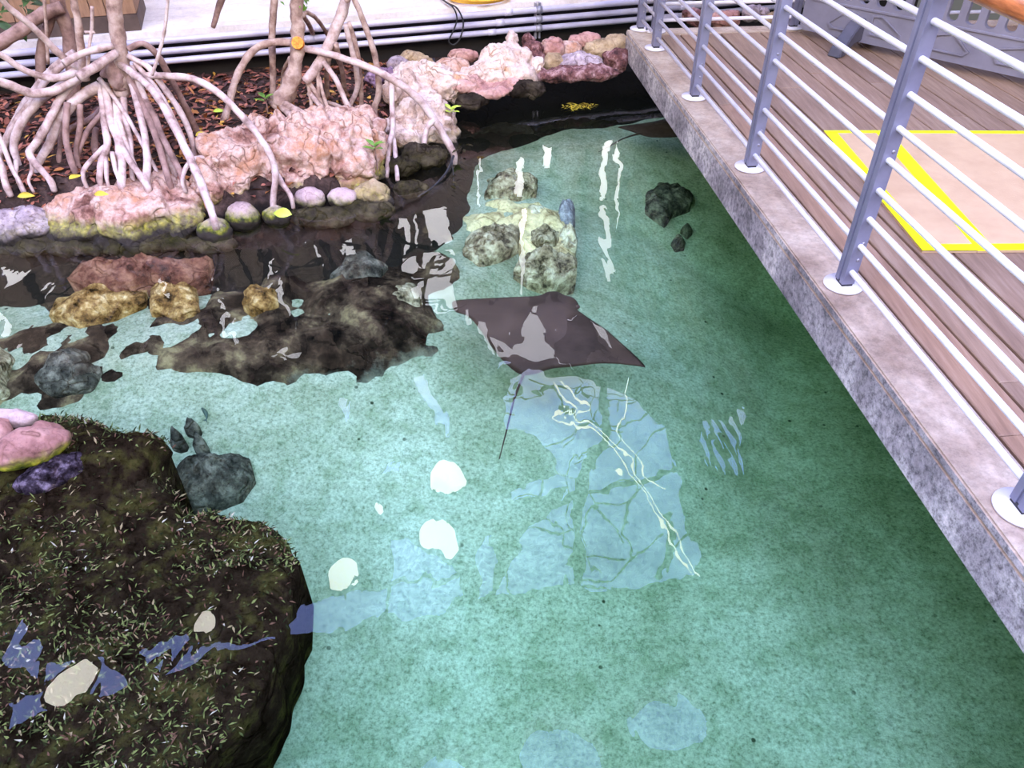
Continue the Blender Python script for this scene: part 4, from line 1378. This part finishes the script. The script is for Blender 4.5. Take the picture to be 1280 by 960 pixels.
T2 = 5.02
t2 = thing('mangrove_tree', 'mangrove with an orange sawn stub and a long forked prop root over the rocks', 'tree', at_y(352, 130, T2))
limb('trunk', t2, [(347, 134), (356, 116), (367, 92), (371, 60), (372, 30), (371, 0), (372, -60), (376, -120)], [14, 12, 9, 8, 8, 8, 7], T2 - 0.02, 'bark', y1=T2, wob=0.5)
stub = obj('cut_stub', (lambda b: (add_cyl(b, at_y(372.5, 54, T2 - 0.055), 0.036, 0.03, 20, rot=Euler((R(62), 0, 0)).to_matrix()), fin(b))[1])(bmesh.new()), M['cut'], t2, False)
stub['label'] = 'sawn orange branch stub'
limb('prop_root', t2, [(366, 53), (340, 53), (320, 60), (305, 78), (293, 105), (285, 135), (280, 152)], [4.5, 4.5, 5], T2, 'bark')
limb('stem', t2, [(342, 130), (341, 90), (340, 40), (343, 0), (344, -40)], [4, 4.5, 5], T2 + 0.1, 'bark', y1=T2 + 0.1)
limb('prop_root', t2, [(380, 60), (420, 70), (450, 80), (478, 92), (500, 105), (525, 126), (543, 150), (555, 170), (567, 192)], [4, 4.5, 5, 4.5], T2, 'bark_root', gz=0.0)
yf = at_y(543, 150, 4.85)
limb('prop_root', t2, [(543, 149), (534, 160), (530, 180)], [4, 3.5, 3.5], 4.88, 'bark_root', y1=4.82)
limb('prop_root', t2, [(489, 95), (490, 130), (491, 162), (486, 182), (483, 222)], [3.5, 3.5, 3.5, 3], 4.98, 'bark_root', y1=4.5)
limb('prop_root', t2, [(491, 165), (494, 190), (497, 226)], [3, 3, 2.6], 4.78, 'bark_root', y1=4.45)
limb('stem', t2, [(382, 102), (400, 78), (412, 55), (424, 25), (432, 0), (436, -40)], [6, 7, 7, 6], T2 - 0.02, 'bark_root', y1=T2 + 0.15, bury=False)
for pts, r in [([(432, 2), (440, -4), (446, 6), (456, 32), (466, 60), (472, 90), (473, 118), (468, 136)], [3, 4, 4]),
               ([(432, 30), (438, 55), (444, 80), (447, 108), (438, 132)], [3.5, 3.5, 3]),
               ([(436, 28), (444, 55), (450, 90), (452, 130)], [3, 3.5, 3]),
               ([(420, 55), (427, 85), (432, 118)], [3, 3, 3]),
               ([(404, 76), (420, 100), (430, 122), (440, 142)], [3.5, 3.5, 3]),
               ([(396, 74), (398, 108), (398, 140)], [2.5, 2.5, 2.5]),
               ([(399, 96), (404, 118), (412, 142)], [2.2, 2.2, 2.2]),
               ([(384, 102), (388, 122), (390, 142)], [2.4, 2.2, 2]),
               ([(384, 100), (396, 118), (408, 140)], [3, 3, 2.5]),
               ([(386, 116), (400, 132), (412, 146)], [3.5, 3, 3]),
               ([(376, 20), (384, 16), (396, 24), (410, 45), (424, 80)], [3, 2.5, 2.5]),
               ([(378, 18), (388, 35), (396, 58)], [3, 3, 2.5]),
               ([(362, 72), (354, 90), (352, 118)], [2, 2, 2]),
               ([(412, 70), (408, 95), (410, 122)], [3, 3, 3]),
               ([(410, 128), (424, 133), (440, 142)], [2.5, 2.5, 2])]:
    limb('prop_root', t2, pts, r, T2 if pts[0][1] < 110 else at(pts[-1][0], pts[-1][1], GZ).y + 0.1, 'bark_root' if r[0] > 3.2 else 'bark')
limb('prop_root', t2, [(352, 128), (370, 138), (392, 150)], [5, 5, 4], T2 - 0.05, 'bark', gz=0.26)
limb('prop_root', t2, [(350, 132), (362, 143), (372, 152)], [4, 4, 3], T2 - 0.05, 'bark', gz=0.26)
limb('branch', t2, [(300, -60), (278, -4), (272, 14), (266, 34)], [5, 4, 3], 5.0, 'bark_dark', y1=5.0, bury=False)
limb('branch', t2, [(374, 0), (350, -40), (300, -62)], [4, 4, 4], T2, 'bark_dark', y1=5.0, bury=False)
bm = bmesh.new()
for i in range(14):
    c = at_y(random.uniform(348, 392), random.uniform(-6, 10), random.uniform(5.0, 5.12))
    leaf_faces(bm, c, Vector((random.uniform(-1, 1), random.uniform(-1, 0.4), random.uniform(-0.6, 0.3))), Vector((random.uniform(-.5, .5), -0.5, 1)), random.uniform(0.04, 0.07), random.uniform(0.012, 0.022))
obj('foliage', bm, M['leaf'], t2)


def crown(parent, cx, cy, z0, n, seed):
    """upper branches and leaves above the frame (the water mirrors them)"""
    rg = random.Random(seed)
    bm, lf = bmesh.new(), bmesh.new()
    for i in range(n):
        a = rg.uniform(0, 6.28)
        ln = rg.uniform(0.5, 1.3)
        p = Vector((cx, cy, z0 + rg.uniform(-0.3, 0.5)))
        q = p + Vector((math.cos(a) * ln * 0.5, math.sin(a) * ln * 0.4, ln * 0.35))
        r = q + Vector((math.cos(a + .5) * ln * 0.5, math.sin(a + .5) * ln * 0.4, ln * 0.5))
        add_tube(bm, [p, q, r], [0.02, 0.008], 6, 4)
        for j in range(16):
            t = rg.random()
            c = q.lerp(r, t) + Vector((rg.uniform(-.08, .08), rg.uniform(-.08, .08), rg.uniform(-.05, .05)))
            leaf_faces(lf, c, Vector((rg.uniform(-1, 1), rg.uniform(-1, 1), rg.uniform(-.4, .6))), Vector((rg.uniform(-.4, .4), rg.uniform(-.4, .4), 1)), rg.uniform(0.09, 0.15), rg.uniform(0.035, 0.055))
    obj('crown_branch', fin(bm), M['bark_dark'], parent)
    obj('crown_foliage', lf, M['leaf_dark'], parent)['kind'] = 'stuff'


c1 = at_y(140, -140, T1 + 0.05)
crown(t1, c1.x, c1.y, c1.z, 9, 1)
c2 = at_y(376, -120, T2)
crown(t2, c2.x, c2.y, c2.z, 8, 2)

# ------------------------------------------------------------------ leaf litter and plants
bm = bmesh.new()
rg = random.Random(11)
n = 0
while n < 5200:
    x, y = rg.uniform(-4.2, 1.2), rg.uniform(3.6, 6.3)
    d = shore_dist(x, y)
    if d < 0.46:
        continue
    s = (Vector((x, y, 0)) - PA).dot(pn)
    if s > 0.03:
        continue
    z = soil_z(x, y) + rg.uniform(0.0, 0.018)
    leaf_faces(bm, Vector((x, y, z)), Vector((rg.uniform(-1, 1), rg.uniform(-1, 1), rg.uniform(-.15, .3))), Vector((rg.uniform(-.6, .6), rg.uniform(-.6, .6), 1)), rg.uniform(0.03, 0.085), rg.uniform(0.012, 0.038), seg=3)
    n += 1
lit = obj('leaf_litter', bm, M['litter'], None)
lit['kind'] = 'stuff'
tag(lit, 'carpet of reddish brown fallen leaves under the mangrove roots', 'leaves')


def loose_leaf(u, v, z, ang, ln, wd, m_, label, nrm=(0.1, -0.3, 1)):
    bm = bmesh.new()
    p = at(u, v, z)
    d = Vector((math.cos(ang), math.sin(ang), 0.05))
    leaf_faces(bm, p - d * ln / 2, d, Vector(nrm), ln, wd, seg=6)
    o = obj('fallen_leaf', bm, M[m_], None)
    sm = o.modifiers.new('thickness', 'SOLIDIFY'); sm.thickness = 0.0012
    tag(o, label, 'leaf', 'loose fallen leaves')


loose_leaf(352, 266, 0.125, 2.9, 0.12, 0.06, 'leaf_lime', 'yellow-green leaf lying on the olive mossy cobble', (0.1, -0.7, 1))
loose_leaf(32, 244, 0.27, 0.3, 0.08, 0.045, 'leaf_yellow', 'yellow fallen leaf in the litter left of the large pink boulder')
loose_leaf(94, 220, 0.27, 1.1, 0.08, 0.04, 'leaf_yellow', 'yellow fallen leaf under the left mangrove roots')
loose_leaf(126, 242, 0.28, 0.2, 0.07, 0.04, 'leaf_yellow', 'tan yellow fallen leaf at the back of the large pink boulder')
loose_leaf(252, 167, 0.27, 0.8, 0.08, 0.045, 'leaf_yellow', 'yellow fallen leaf behind the long arching root')
loose_leaf(274, 138, 0.27, 0.5, 0.08, 0.04, 'leaf_lime', 'pale green fallen leaf near the back wall')


def seedling(u, v, z, h, m_, label, nl=6, lean=(0, 0)):
    b = at(u, v, z)
    t = thing('mangrove_seedling', label, 'plant', b, 'young seedlings on the rocks')
    top = b + Vector((lean[0], lean[1], h))
    bm = bmesh.new()
    add_tube(bm, [b + Vector((0, 0, -0.02)), b.lerp(top, 0.5) + Vector((0.005, 0, 0)), top], [0.005, 0.003], 6, 4)
    obj('stem', fin(bm), M['bark_dark'], t)
    for i in range(nl):
        a = i * 2.4
        bm = bmesh.new()
        leaf_faces(bm, top + Vector((0, 0, -0.012 * (i // 2))), Vector((math.cos(a), math.sin(a), 0.5)), Vector((-math.cos(a), -math.sin(a), 1)), 0.075, 0.034, seg=5)
        obj('leaf', bm, M[m_], t)


seedling(472, 222, 0.04, 0.20, 'leaf', 'young green seedling rising in front of the largest boulder beside the hanging root')
seedling(565, 166, 0.04, 0.16, 'leaf_lime', 'lime green seedling on the pale upright boulder at the bank corner')
seedling(334, 138, 0.24, 0.08, 'leaf', 'broad-leaved seedling at the foot of the stub-bearing mangrove', 5)
# weed floating near the far rocks
w = at(722, 133, 0.004)
bm = bmesh.new()
rg = random.Random(5)
for i in range(70):
    a = rg.uniform(0, 6.28); r_ = rg.random() ** 0.7
    c = w + Vector((math.cos(a) * r_ * 0.13, math.sin(a) * r_ * 0.07, rg.uniform(0, 0.01)))
    leaf_faces(bm, c, Vector((rg.uniform(-1, 1), rg.uniform(-1, 1), rg.uniform(-.1, .2))), Vector((0, 0, 1)), rg.uniform(0.03, 0.06), 0.008, seg=2)
wd = obj('floating_weed', bm, M['leaf_yellow'], None)
tag(wd, 'patch of yellow weed floating on the dark water under the far rocks', 'weed')
# submerged dark twig at the bank corner
tw = thing('twig', 'black leafy twig trailing in the water below the forked root', 'twig', at(555, 215, 0.01))
bm = bmesh.new()
add_tube(bm, [at(567, 195, 0.03), at(560, 212, 0.02), at(550, 225, 0.01), at(538, 236, -0.01), at(522, 246, -0.02)], [0.008, 0.005], 6, 5)
add_tube(bm, [at(565, 200, 0.03), at(567, 220, 0.02), at(567, 232, 0.015)], [0.005, 0.003], 6, 5)
obj('stem', fin(bm), M['rubber'], tw)
bm = bmesh.new()
for u, v in [(565, 222), (567, 230), (563, 232), (571, 229), (568, 206), (575, 182), (580, 186), (572, 187), (582, 181)]:
    leaf_faces(bm, at(u, v, 0.03), Vector((rg.uniform(-1, 1), rg.uniform(-1, 1), 0)), Vector((0, -0.4, 1)), 0.05, 0.02, seg=3)
obj('leaves', bm, M['rock_wet'], tw)

# ------------------------------------------------------------------ rays and fish
def ray_fish(name, label, outline_px, z, tail_px, head, droop, thick=0.055, eyes=(), tail_z=None):
    P = [at(u, v, z).to_2d() for u, v in outline_px]
    # smooth closed outline
    P3 = [Vector((p.x, p.y, 0)) for p in P]
    n = len(P3)
    sm = []
    for i in range(n):
        p0, p1, p2, p3 = P3[i - 1], P3[i], P3[(i + 1) % n], P3[(i + 2) % n]
        for k in range(8):
            t = k / 8
            sm.append(0.5 * ((2 * p1) + (p2 - p0) * t + (2 * p0 - 5 * p1 + 4 * p2 - p3) * t * t + (3 * p1 - p0 - 3 * p2 + p3) * t ** 3))
    hc = at(*head, z)
    c = sum(sm, Vector((0, 0, 0))) / len(sm)
    c = c.lerp(Vector((hc.x, hc.y, 0)), 0.35)
    tb_ = at(*tail_px[0], z)
    axis = (Vector((hc.x, hc.y, 0)) - Vector((tb_.x, tb_.y, 0)))
    axis.normalize()
    wing = Vector((-axis.y, axis.x, 0))
    span = max(abs((p - c).dot(wing)) for p in sm)

    def surf(p, f, side):
        w_ = (p - c).dot(wing) / span
        th = thick * math.sqrt(max(0, 1 - f * f)) * (0.35 + 0.65 * math.exp(-(w_ / 0.33) ** 2))
        zz = z + droop * (abs(w_) ** 1.8) + 0.012 * math.sin(w_ * 3.0)
        return zz + (th if side > 0 else -0.6 * th)
    bm = bmesh.new()
    m = len(sm)
    K = 16
    rim = None
    rings = {}
    for side in (1, -1):
        cv = bm.verts.new((c.x, c.y, surf(c, 0, side)))
        prev = None
        for k in range(1, K + 1):
            f = k / K
            if k == K and side == -1:
                row = rim
            else:
                row = []
                for i in range(m):
                    p = c.lerp(sm[i], f)
                    row.append(bm.verts.new((p.x, p.y, surf(p, f if k < K else 1.0, side))))
                if k == K:
                    rim = row
            for i in range(m):
                j = (i + 1) % m
                if prev is None:
                    bm.faces.new((cv, row[i], row[j]))
                else:
                    bm.faces.new((prev[i], row[i], row[j], prev[j]))
            prev = row
    # whip tail, part of the body mesh
    tz = z if tail_z is None else tail_z
    tp = [at(u, v, z + (tz - z) * i / (len(tail_px) - 1)) for i, (u, v) in enumerate(tail_px)]
    tp[0] = tp[0] + axis * 0.10
    add_tube(bm, tp, [0.009, 0.0055, 0.0035, 0.002], 8, 6)
    # eye bumps
    for u, v in eyes:
        p = at(u, v, z)
        bmesh.ops.create_icosphere(bm, subdivisions=2, radius=0.012, matrix=Matrix.Translation((p.x, p.y, z + 0.012)))
    o = obj(name, fin(bm), M['ray_skin'], None)
    return tag(o, label, 'ray')


RAY = [(566, 388), (580, 384), (612, 380), (645, 376), (672, 373), (684, 368), (696, 367), (706, 371), (716, 373), (723, 379), (723, 388), (734, 396), (756, 411), (778, 434), (796, 455), (805, 469), (795, 466), (770, 459), (745, 456), (715, 458), (690, 460), (668, 467), (650, 468), (632, 456), (615, 438), (600, 418), (586, 404), (570, 399)]
ray_fish('stingray', 'large dark brown ray gliding in mid-pool with wings spread and a thin straight tail', RAY, -0.16, [(654, 464), (645, 492), (634, 535), (624, 574)], (705, 378), 0.05, eyes=((686, 374), (722, 386)))
RAY2 = [(772, 161), (790, 158), (812, 155), (832, 150), (855, 146), (875, 150), (880, 162), (862, 169), (840, 171), (815, 170), (795, 166)]
ray_fish('stingray', 'second dark ray half hidden beneath the deck edge with its tail pointing left', RAY2, -0.16, [(800, 165), (782, 172), (765, 181), (748, 190)], (870, 156), 0.0, thick=0.04)

ff = thing('small_fish', 'small slender dark green fish near the algae rock', 'fish', at(256, 517, -0.35))
bm = bmesh.new()
fp = [at(252, 510, -0.35), at(255, 513, -0.35), at(257.5, 517, -0.35), at(258.5, 521, -0.35), at(258, 524, -0.35)]
add_tube(bm, fp, [0.003, 0.009, 0.0095, 0.006, 0.002], 10, 5)
obj('body', fin(bm), M['fish'], ff)
bm = bmesh.new()
p = fp[-1]
bm.faces.new([bm.verts.new(v) for v in (p + Vector((0, 0.004, 0)), p + Vector((-0.010, -0.016, 0.006)), p + Vector((0.0, -0.010, 0)), p + Vector((0.008, -0.018, -0.006)))])
tf = obj('tail_fin', bm, M['fish'], ff)
sm_ = tf.modifiers.new('thickness', 'SOLIDIFY'); sm_.thickness = 0.0012

# ------------------------------------------------------------------ building overhead and behind (mirrored in the water)
RH = 6.0
FY = 10.2


def cz(pts):
    return [mir_z(u, v, RH).to_2d()[:] for u, v in pts]


def fyz(pts):
    return [(mir_y(u, v, FY).x, mir_y(u, v, FY).z) for u, v in pts]


sky_holes = [
    [(634, 470), (700, 464), (745, 471), (800, 496), (831, 530), (838, 570), (850, 612), (868, 662), (880, 690), (872, 723), (840, 727), (800, 738), (740, 740), (700, 729), (640, 746), (627, 745), (629, 715), (641, 682), (690, 640), (712, 612), (640, 628), (633, 612), (680, 602), (700, 580), (688, 560), (660, 536), (633, 534)],
    [(482, 682), (510, 672), (552, 690), (577, 712), (579, 744), (545, 767), (481, 769)],
    [(602, 672), (619, 670), (619, 738), (599, 747)],
    [(361, 794), (359, 776), (376, 750), (430, 736), (474, 737), (477, 766), (450, 784), (418, 796)],
    [(165, 806), (232, 784), (246, 795), (180, 834)],
    [(184, 838), (250, 803), (340, 794), (346, 800), (270, 814), (205, 838)],
    [(0, 866), (50, 850), (60, 818), (125, 818), (160, 855), (100, 870), (0, 906)],
    [(18, 832), (24, 802), (42, 778), (46, 800), (35, 840)],
    [(516, 470), (534, 474), (556, 505), (574, 545), (560, 548), (538, 510)],
    [(418, 492), (438, 494), (440, 524), (428, 528)],
    [(480, 572), (504, 575), (498, 592), (478, 588)],
] + [[(878 + i * 14, 520 - i * 4), (888 + i * 14, 518 - i * 4), (896 + i * 13, 588 + i * 3), (886 + i * 13, 582 + i * 3)] for i in range(4)]
OC = [((548, 985), 62), ((703, 935), 52), ((836, 893), 44)]
oc_holes = []
for (u, v), r_ in OC:
    c = mir_z(u, v, RH)
    rad = r_ / -ray(u, v).z * (RH + EYE)
    oc_holes.append((c, rad, [(c.x + rad * math.cos(i * math.pi / 24), c.y + rad * math.sin(i * math.pi / 24)) for i in range(48)]))
# the open side behind the camera
back_open = [(-8.0, 2.2), (7.5, 2.2), (7.5, -7.0), (-8.0, -7.0)]
bm = panel([(-40, -40), (40, -40), (40, FY + 0.12), (-40, FY + 0.12)], [cz(h) for h in sky_holes] + [h[2] for h in oc_holes] + [back_open], 0.05)  # sheet stretched far past the pool to shut out sky light from the sides
bmesh.ops.translate(bm, vec=(0, 0, RH + 0.025), verts=bm.verts)
struct('ceiling', fin(bm), M['roof'])
# white oculus linings
bm = bmesh.new()
for c, rad, poly in oc_holes:
    n = len(poly)
    for r_, flip in ((rad * 1.0, False), (rad * 1.04, True)):
        a = [bm.verts.new((c.x + (p[0] - c.x) * r_ / rad, c.y + (p[1] - c.y) * r_ / rad, RH - 0.01)) for p in poly]
        b = [bm.verts.new((c.x + (p[0] - c.x) * r_ / rad, c.y + (p[1] - c.y) * r_ / rad, RH + 0.45)) for p in poly]
        for i in range(n):
            bm.faces.new((a[i], a[(i + 1) % n], b[(i + 1) % n], b[i]))
struct('trim_1', bm, M['reveal'], True)
# roof ribs and bare boughs crossing the big opening
bm = bmesh.new()
for pts, r_ in [([(748, 470), (752, 520), (742, 570), (730, 620), (722, 680), (716, 736)], 0.075), ([(640, 660), (690, 638), (760, 612), (850, 590)], 0.045),
                ([(832, 640), (838, 680), (822, 726)], 0.05), ([(480, 735), (520, 730), (578, 715)], 0.03), ([(600, 690), (650, 560)], 0.03)]:
    add_tube(bm, [mir_z(u, v, RH - 0.12) for u, v in pts], r_, 8, 6)
struct('trim_2', fin(bm), M['roof'], True)
rg = random.Random(21)
bm = bmesh.new()
for i in range(30):
    u, v = rg.uniform(600, 880), rg.uniform(470, 740)
    pts = [mir_z(u, v, RH - 0.1)]
    a = rg.uniform(0, 6.28)
    for k in range(5):
        a += rg.uniform(-0.8, 0.8)
        u += 28 * math.cos(a); v += 22 * math.sin(a)
        pts.append(mir_z(u, v, RH - 0.1))
    add_tube(bm, pts, 0.014, 5, 4)
for i in range(46):
    u, v = rg.uniform(20, 560), rg.uniform(300, 440)
    if i < 8:
        u, v = rg.uniform(490, 566), rg.uniform(310, 380)
    pts = [mir_y(u, v, FY - 0.3)]
    a = rg.choice([0, 3.14, 1.57]) + rg.uniform(-.7, .7)
    for k in range(6):
        a += rg.uniform(-0.5, 0.5)
        u += 16 * math.cos(a); v += 14 * math.sin(a)
        pts.append(mir_y(u, v, FY - 0.3))
    add_tube(bm, pts, [rg.uniform(0.02, 0.05), 0.012], 5, 4)
struct('trim_3', fin(bm), M['roof'], True)

# facade behind the boardwalk
slits = [
    [(647, 150), (656, 150), (652, 250), (645, 250)], [(648, 262), (653, 262), (656, 372), (650, 372)],
    [(756, 170), (762, 170), (757, 250), (750, 250)], [(768, 180), (772, 180), (776, 300), (771, 300)], [(752, 258), (758, 258), (768, 350), (758, 350)],
    [(598, 180), (600, 180), (601, 262), (598, 262)],
    [(790, 130), (796, 130), (792, 160), (787, 160)], [(812, 128), (822, 128), (818, 156), (808, 156)],
    [(497, 268), (506, 270), (512, 318), (503, 322)], [(514, 272), (518, 272), (524, 312), (520, 314)], [(530, 264), (560, 262), (563, 300), (538, 306)],
    [(492, 326), (520, 322), (526, 340), (504, 346)], [(528, 318), (566, 312), (566, 346), (540, 350), (526, 338)], [(512, 352), (566, 354), (567, 382), (536, 386), (520, 372)],
    [(60, 352), (66, 352), (58, 380), (52, 380)], [(120, 336), (124, 336), (140, 372), (134, 374)], [(196, 330), (201, 330), (214, 400), (208, 400)],
    [(326, 318), (334, 318), (352, 360), (378, 404), (368, 408), (340, 362)],
    [(264, 352), (270, 352), (290, 430), (282, 430)],
    [(0, 334), (40, 336), (36, 350), (0, 358)], [(0, 392), (20, 414), (18, 430), (0, 428)],
    [(386, 305), (404, 300), (416, 330), (400, 336)], [(420, 302), (440, 298), (446, 318), (428, 322)],
    [(600, 398), (612, 396), (616, 440), (606, 436)], [(622, 418), (640, 424), (664, 396), (680, 402), (690, 430), (700, 440), (735, 452), (730, 461), (660, 456), (624, 446)],
    [(486, 424), (506, 428), (528, 462), (512, 462)], [(340, 445), (375, 440), (368, 450), (345, 452)], [(420, 424), (446, 424), (440, 431), (424, 431)], [(584, 384), (590, 384), (592, 404), (586, 404)], [(700, 398), (716, 400), (722, 420), (708, 418)], [(604, 452), (620, 452), (618, 463), (606, 463)],
    [(672, 382), (678, 382), (676, 396), (670, 396)], [(746, 404), (752, 406), (760, 440), (752, 440)],
    [(680, 170), (690, 170), (688, 210), (680, 210)],
]
bm = panel([(-40, 0.4), (40, 0.4), (40, RH), (-40, RH)], [fyz(s) for s in slits], 0.03)  # widened with the ceiling to keep side light out
bmesh.ops.transform(bm, matrix=Matrix.Translation((0, FY + 0.03, 0)) @ Matrix.Rotation(R(90), 4, 'X'), verts=bm.verts)
struct('wall_far', fin(bm), M['facade'])
bm = bmesh.new()
for u0, u1, v0, v1 in [(30, 46, 345, 440), (86, 98, 300, 440), (150, 196, 380, 440), (205, 212, 300, 440), (296, 300, 300, 440), (320, 326, 300, 440), (352, 362, 330, 440), (468, 474, 260, 420), (610, 616, 150, 380), (655, 661, 150, 300), (690, 698, 150, 300), (735, 742, 140, 380), (395, 425, 300, 430), (455, 495, 290, 420), (240, 262, 350, 440), (110, 130, 330, 450), (670, 700, 220, 380), (700, 745, 400, 450)]:
    a, b, c_, d_ = (mir_y(u, v, FY - 0.03) for u, v in ((u0, v0), (u1, v0), (u1, v1), (u0, v1)))
    x0, x1 = a.x, b.x
    add_box(bm, ((x0 + x1) / 2, FY - 0.03, (max(0.5, a.z) + d_.z) / 2), (x1 - x0, 0.03, abs(d_.z - max(0.5, a.z))))
struct('trim_4', fin(bm), M['dark_wall'])

# hanging lamps under the roof: seen as white glints on the water
LM = emit('lamp_and_added_glow', (1.0, 0.95, 0.85), 60)
bmL, bmS = bmesh.new(), bmesh.new()
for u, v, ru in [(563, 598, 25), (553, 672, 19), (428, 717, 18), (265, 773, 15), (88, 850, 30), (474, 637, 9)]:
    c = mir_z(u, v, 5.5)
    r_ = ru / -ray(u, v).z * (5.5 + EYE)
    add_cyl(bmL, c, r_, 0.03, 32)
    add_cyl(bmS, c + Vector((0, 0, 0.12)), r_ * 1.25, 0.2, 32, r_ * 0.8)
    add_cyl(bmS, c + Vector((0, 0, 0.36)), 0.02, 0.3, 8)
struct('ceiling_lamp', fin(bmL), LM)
struct('ceiling_lamp_shade', fin(bmS), M['bracket'], True)

bm = bmesh.new()  # glowing tubes added to make the white lines mirrored in the water
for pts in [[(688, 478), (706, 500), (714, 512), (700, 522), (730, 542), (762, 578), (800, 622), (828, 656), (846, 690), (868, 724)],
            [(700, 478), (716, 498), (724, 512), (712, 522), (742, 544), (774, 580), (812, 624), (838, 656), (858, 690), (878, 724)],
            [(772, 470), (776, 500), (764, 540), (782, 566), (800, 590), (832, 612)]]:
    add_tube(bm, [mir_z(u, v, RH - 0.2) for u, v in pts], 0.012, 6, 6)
struct('added_glow_strip', fin(bm), LM)

# ------------------------------------------------------------------ light
wd_ = bpy.data.worlds.new('sky')
S.world = wd_
wd_.use_nodes = True
N, L = wd_.node_tree.nodes, wd_.node_tree.links
N.clear()
out = N.new('ShaderNodeOutputWorld')
bg = N.new('ShaderNodeBackground')
tc = N.new('ShaderNodeTexCoord')
sep = N.new('ShaderNodeSeparateXYZ')
L.new(tc.outputs['Generated'], sep.inputs[0])
rp = ramp(N, [(0.0, (0.025, 0.025, 0.025)), (0.28, (0.03, 0.03, 0.03)), (0.36, (1.7, 1.6, 1.6)), (0.615, (1.5, 1.5, 1.65)), (0.66, (0.66, 0.88, 2.10)), (1.0, (0.64, 0.86, 2.10))])
L.new(sep.outputs['Z'], rp.inputs[0])
L.new(rp.outputs[0], bg.inputs['Color'])
bg.inputs['Strength'].default_value = 13.0
L.new(bg.outputs[0], out.inputs[0])


def area(name, loc, rot, sx, sy, power, col):
    d = bpy.data.lights.new(name, 'AREA')
    d.shape = 'RECTANGLE'
    d.size, d.size_y, d.energy, d.color = sx, sy, power, col
    o = link(bpy.data.objects.new(name, d))
    o.location, o.rotation_euler = loc, rot
    return o


area('skylight_behind', (-0.25, -2.4, 6.2), (0, 0, 0), 15.4, 9.1, 1800, (1.0, 0.83, 0.20))
# unseen fill light added to brighten the building behind the boardwalk
area('facade_fill', (-6.5, 7.2, 5.75), (R(74), 0, 0), 11, 0.3, 1350, (1.0, 0.86, 0.76))

S.view_settings.view_transform = 'Standard'
S.view_settings.look = 'None'
S.view_settings.exposure = -1.14
S.view_settings.gamma = 1.0
S.view_settings.use_curve_mapping = False
S.cycles.use_denoising = True
S.cycles.max_bounces = 8
S.cycles.transparent_max_bounces = 16
S.cycles.sample_clamp_indirect = 6.0
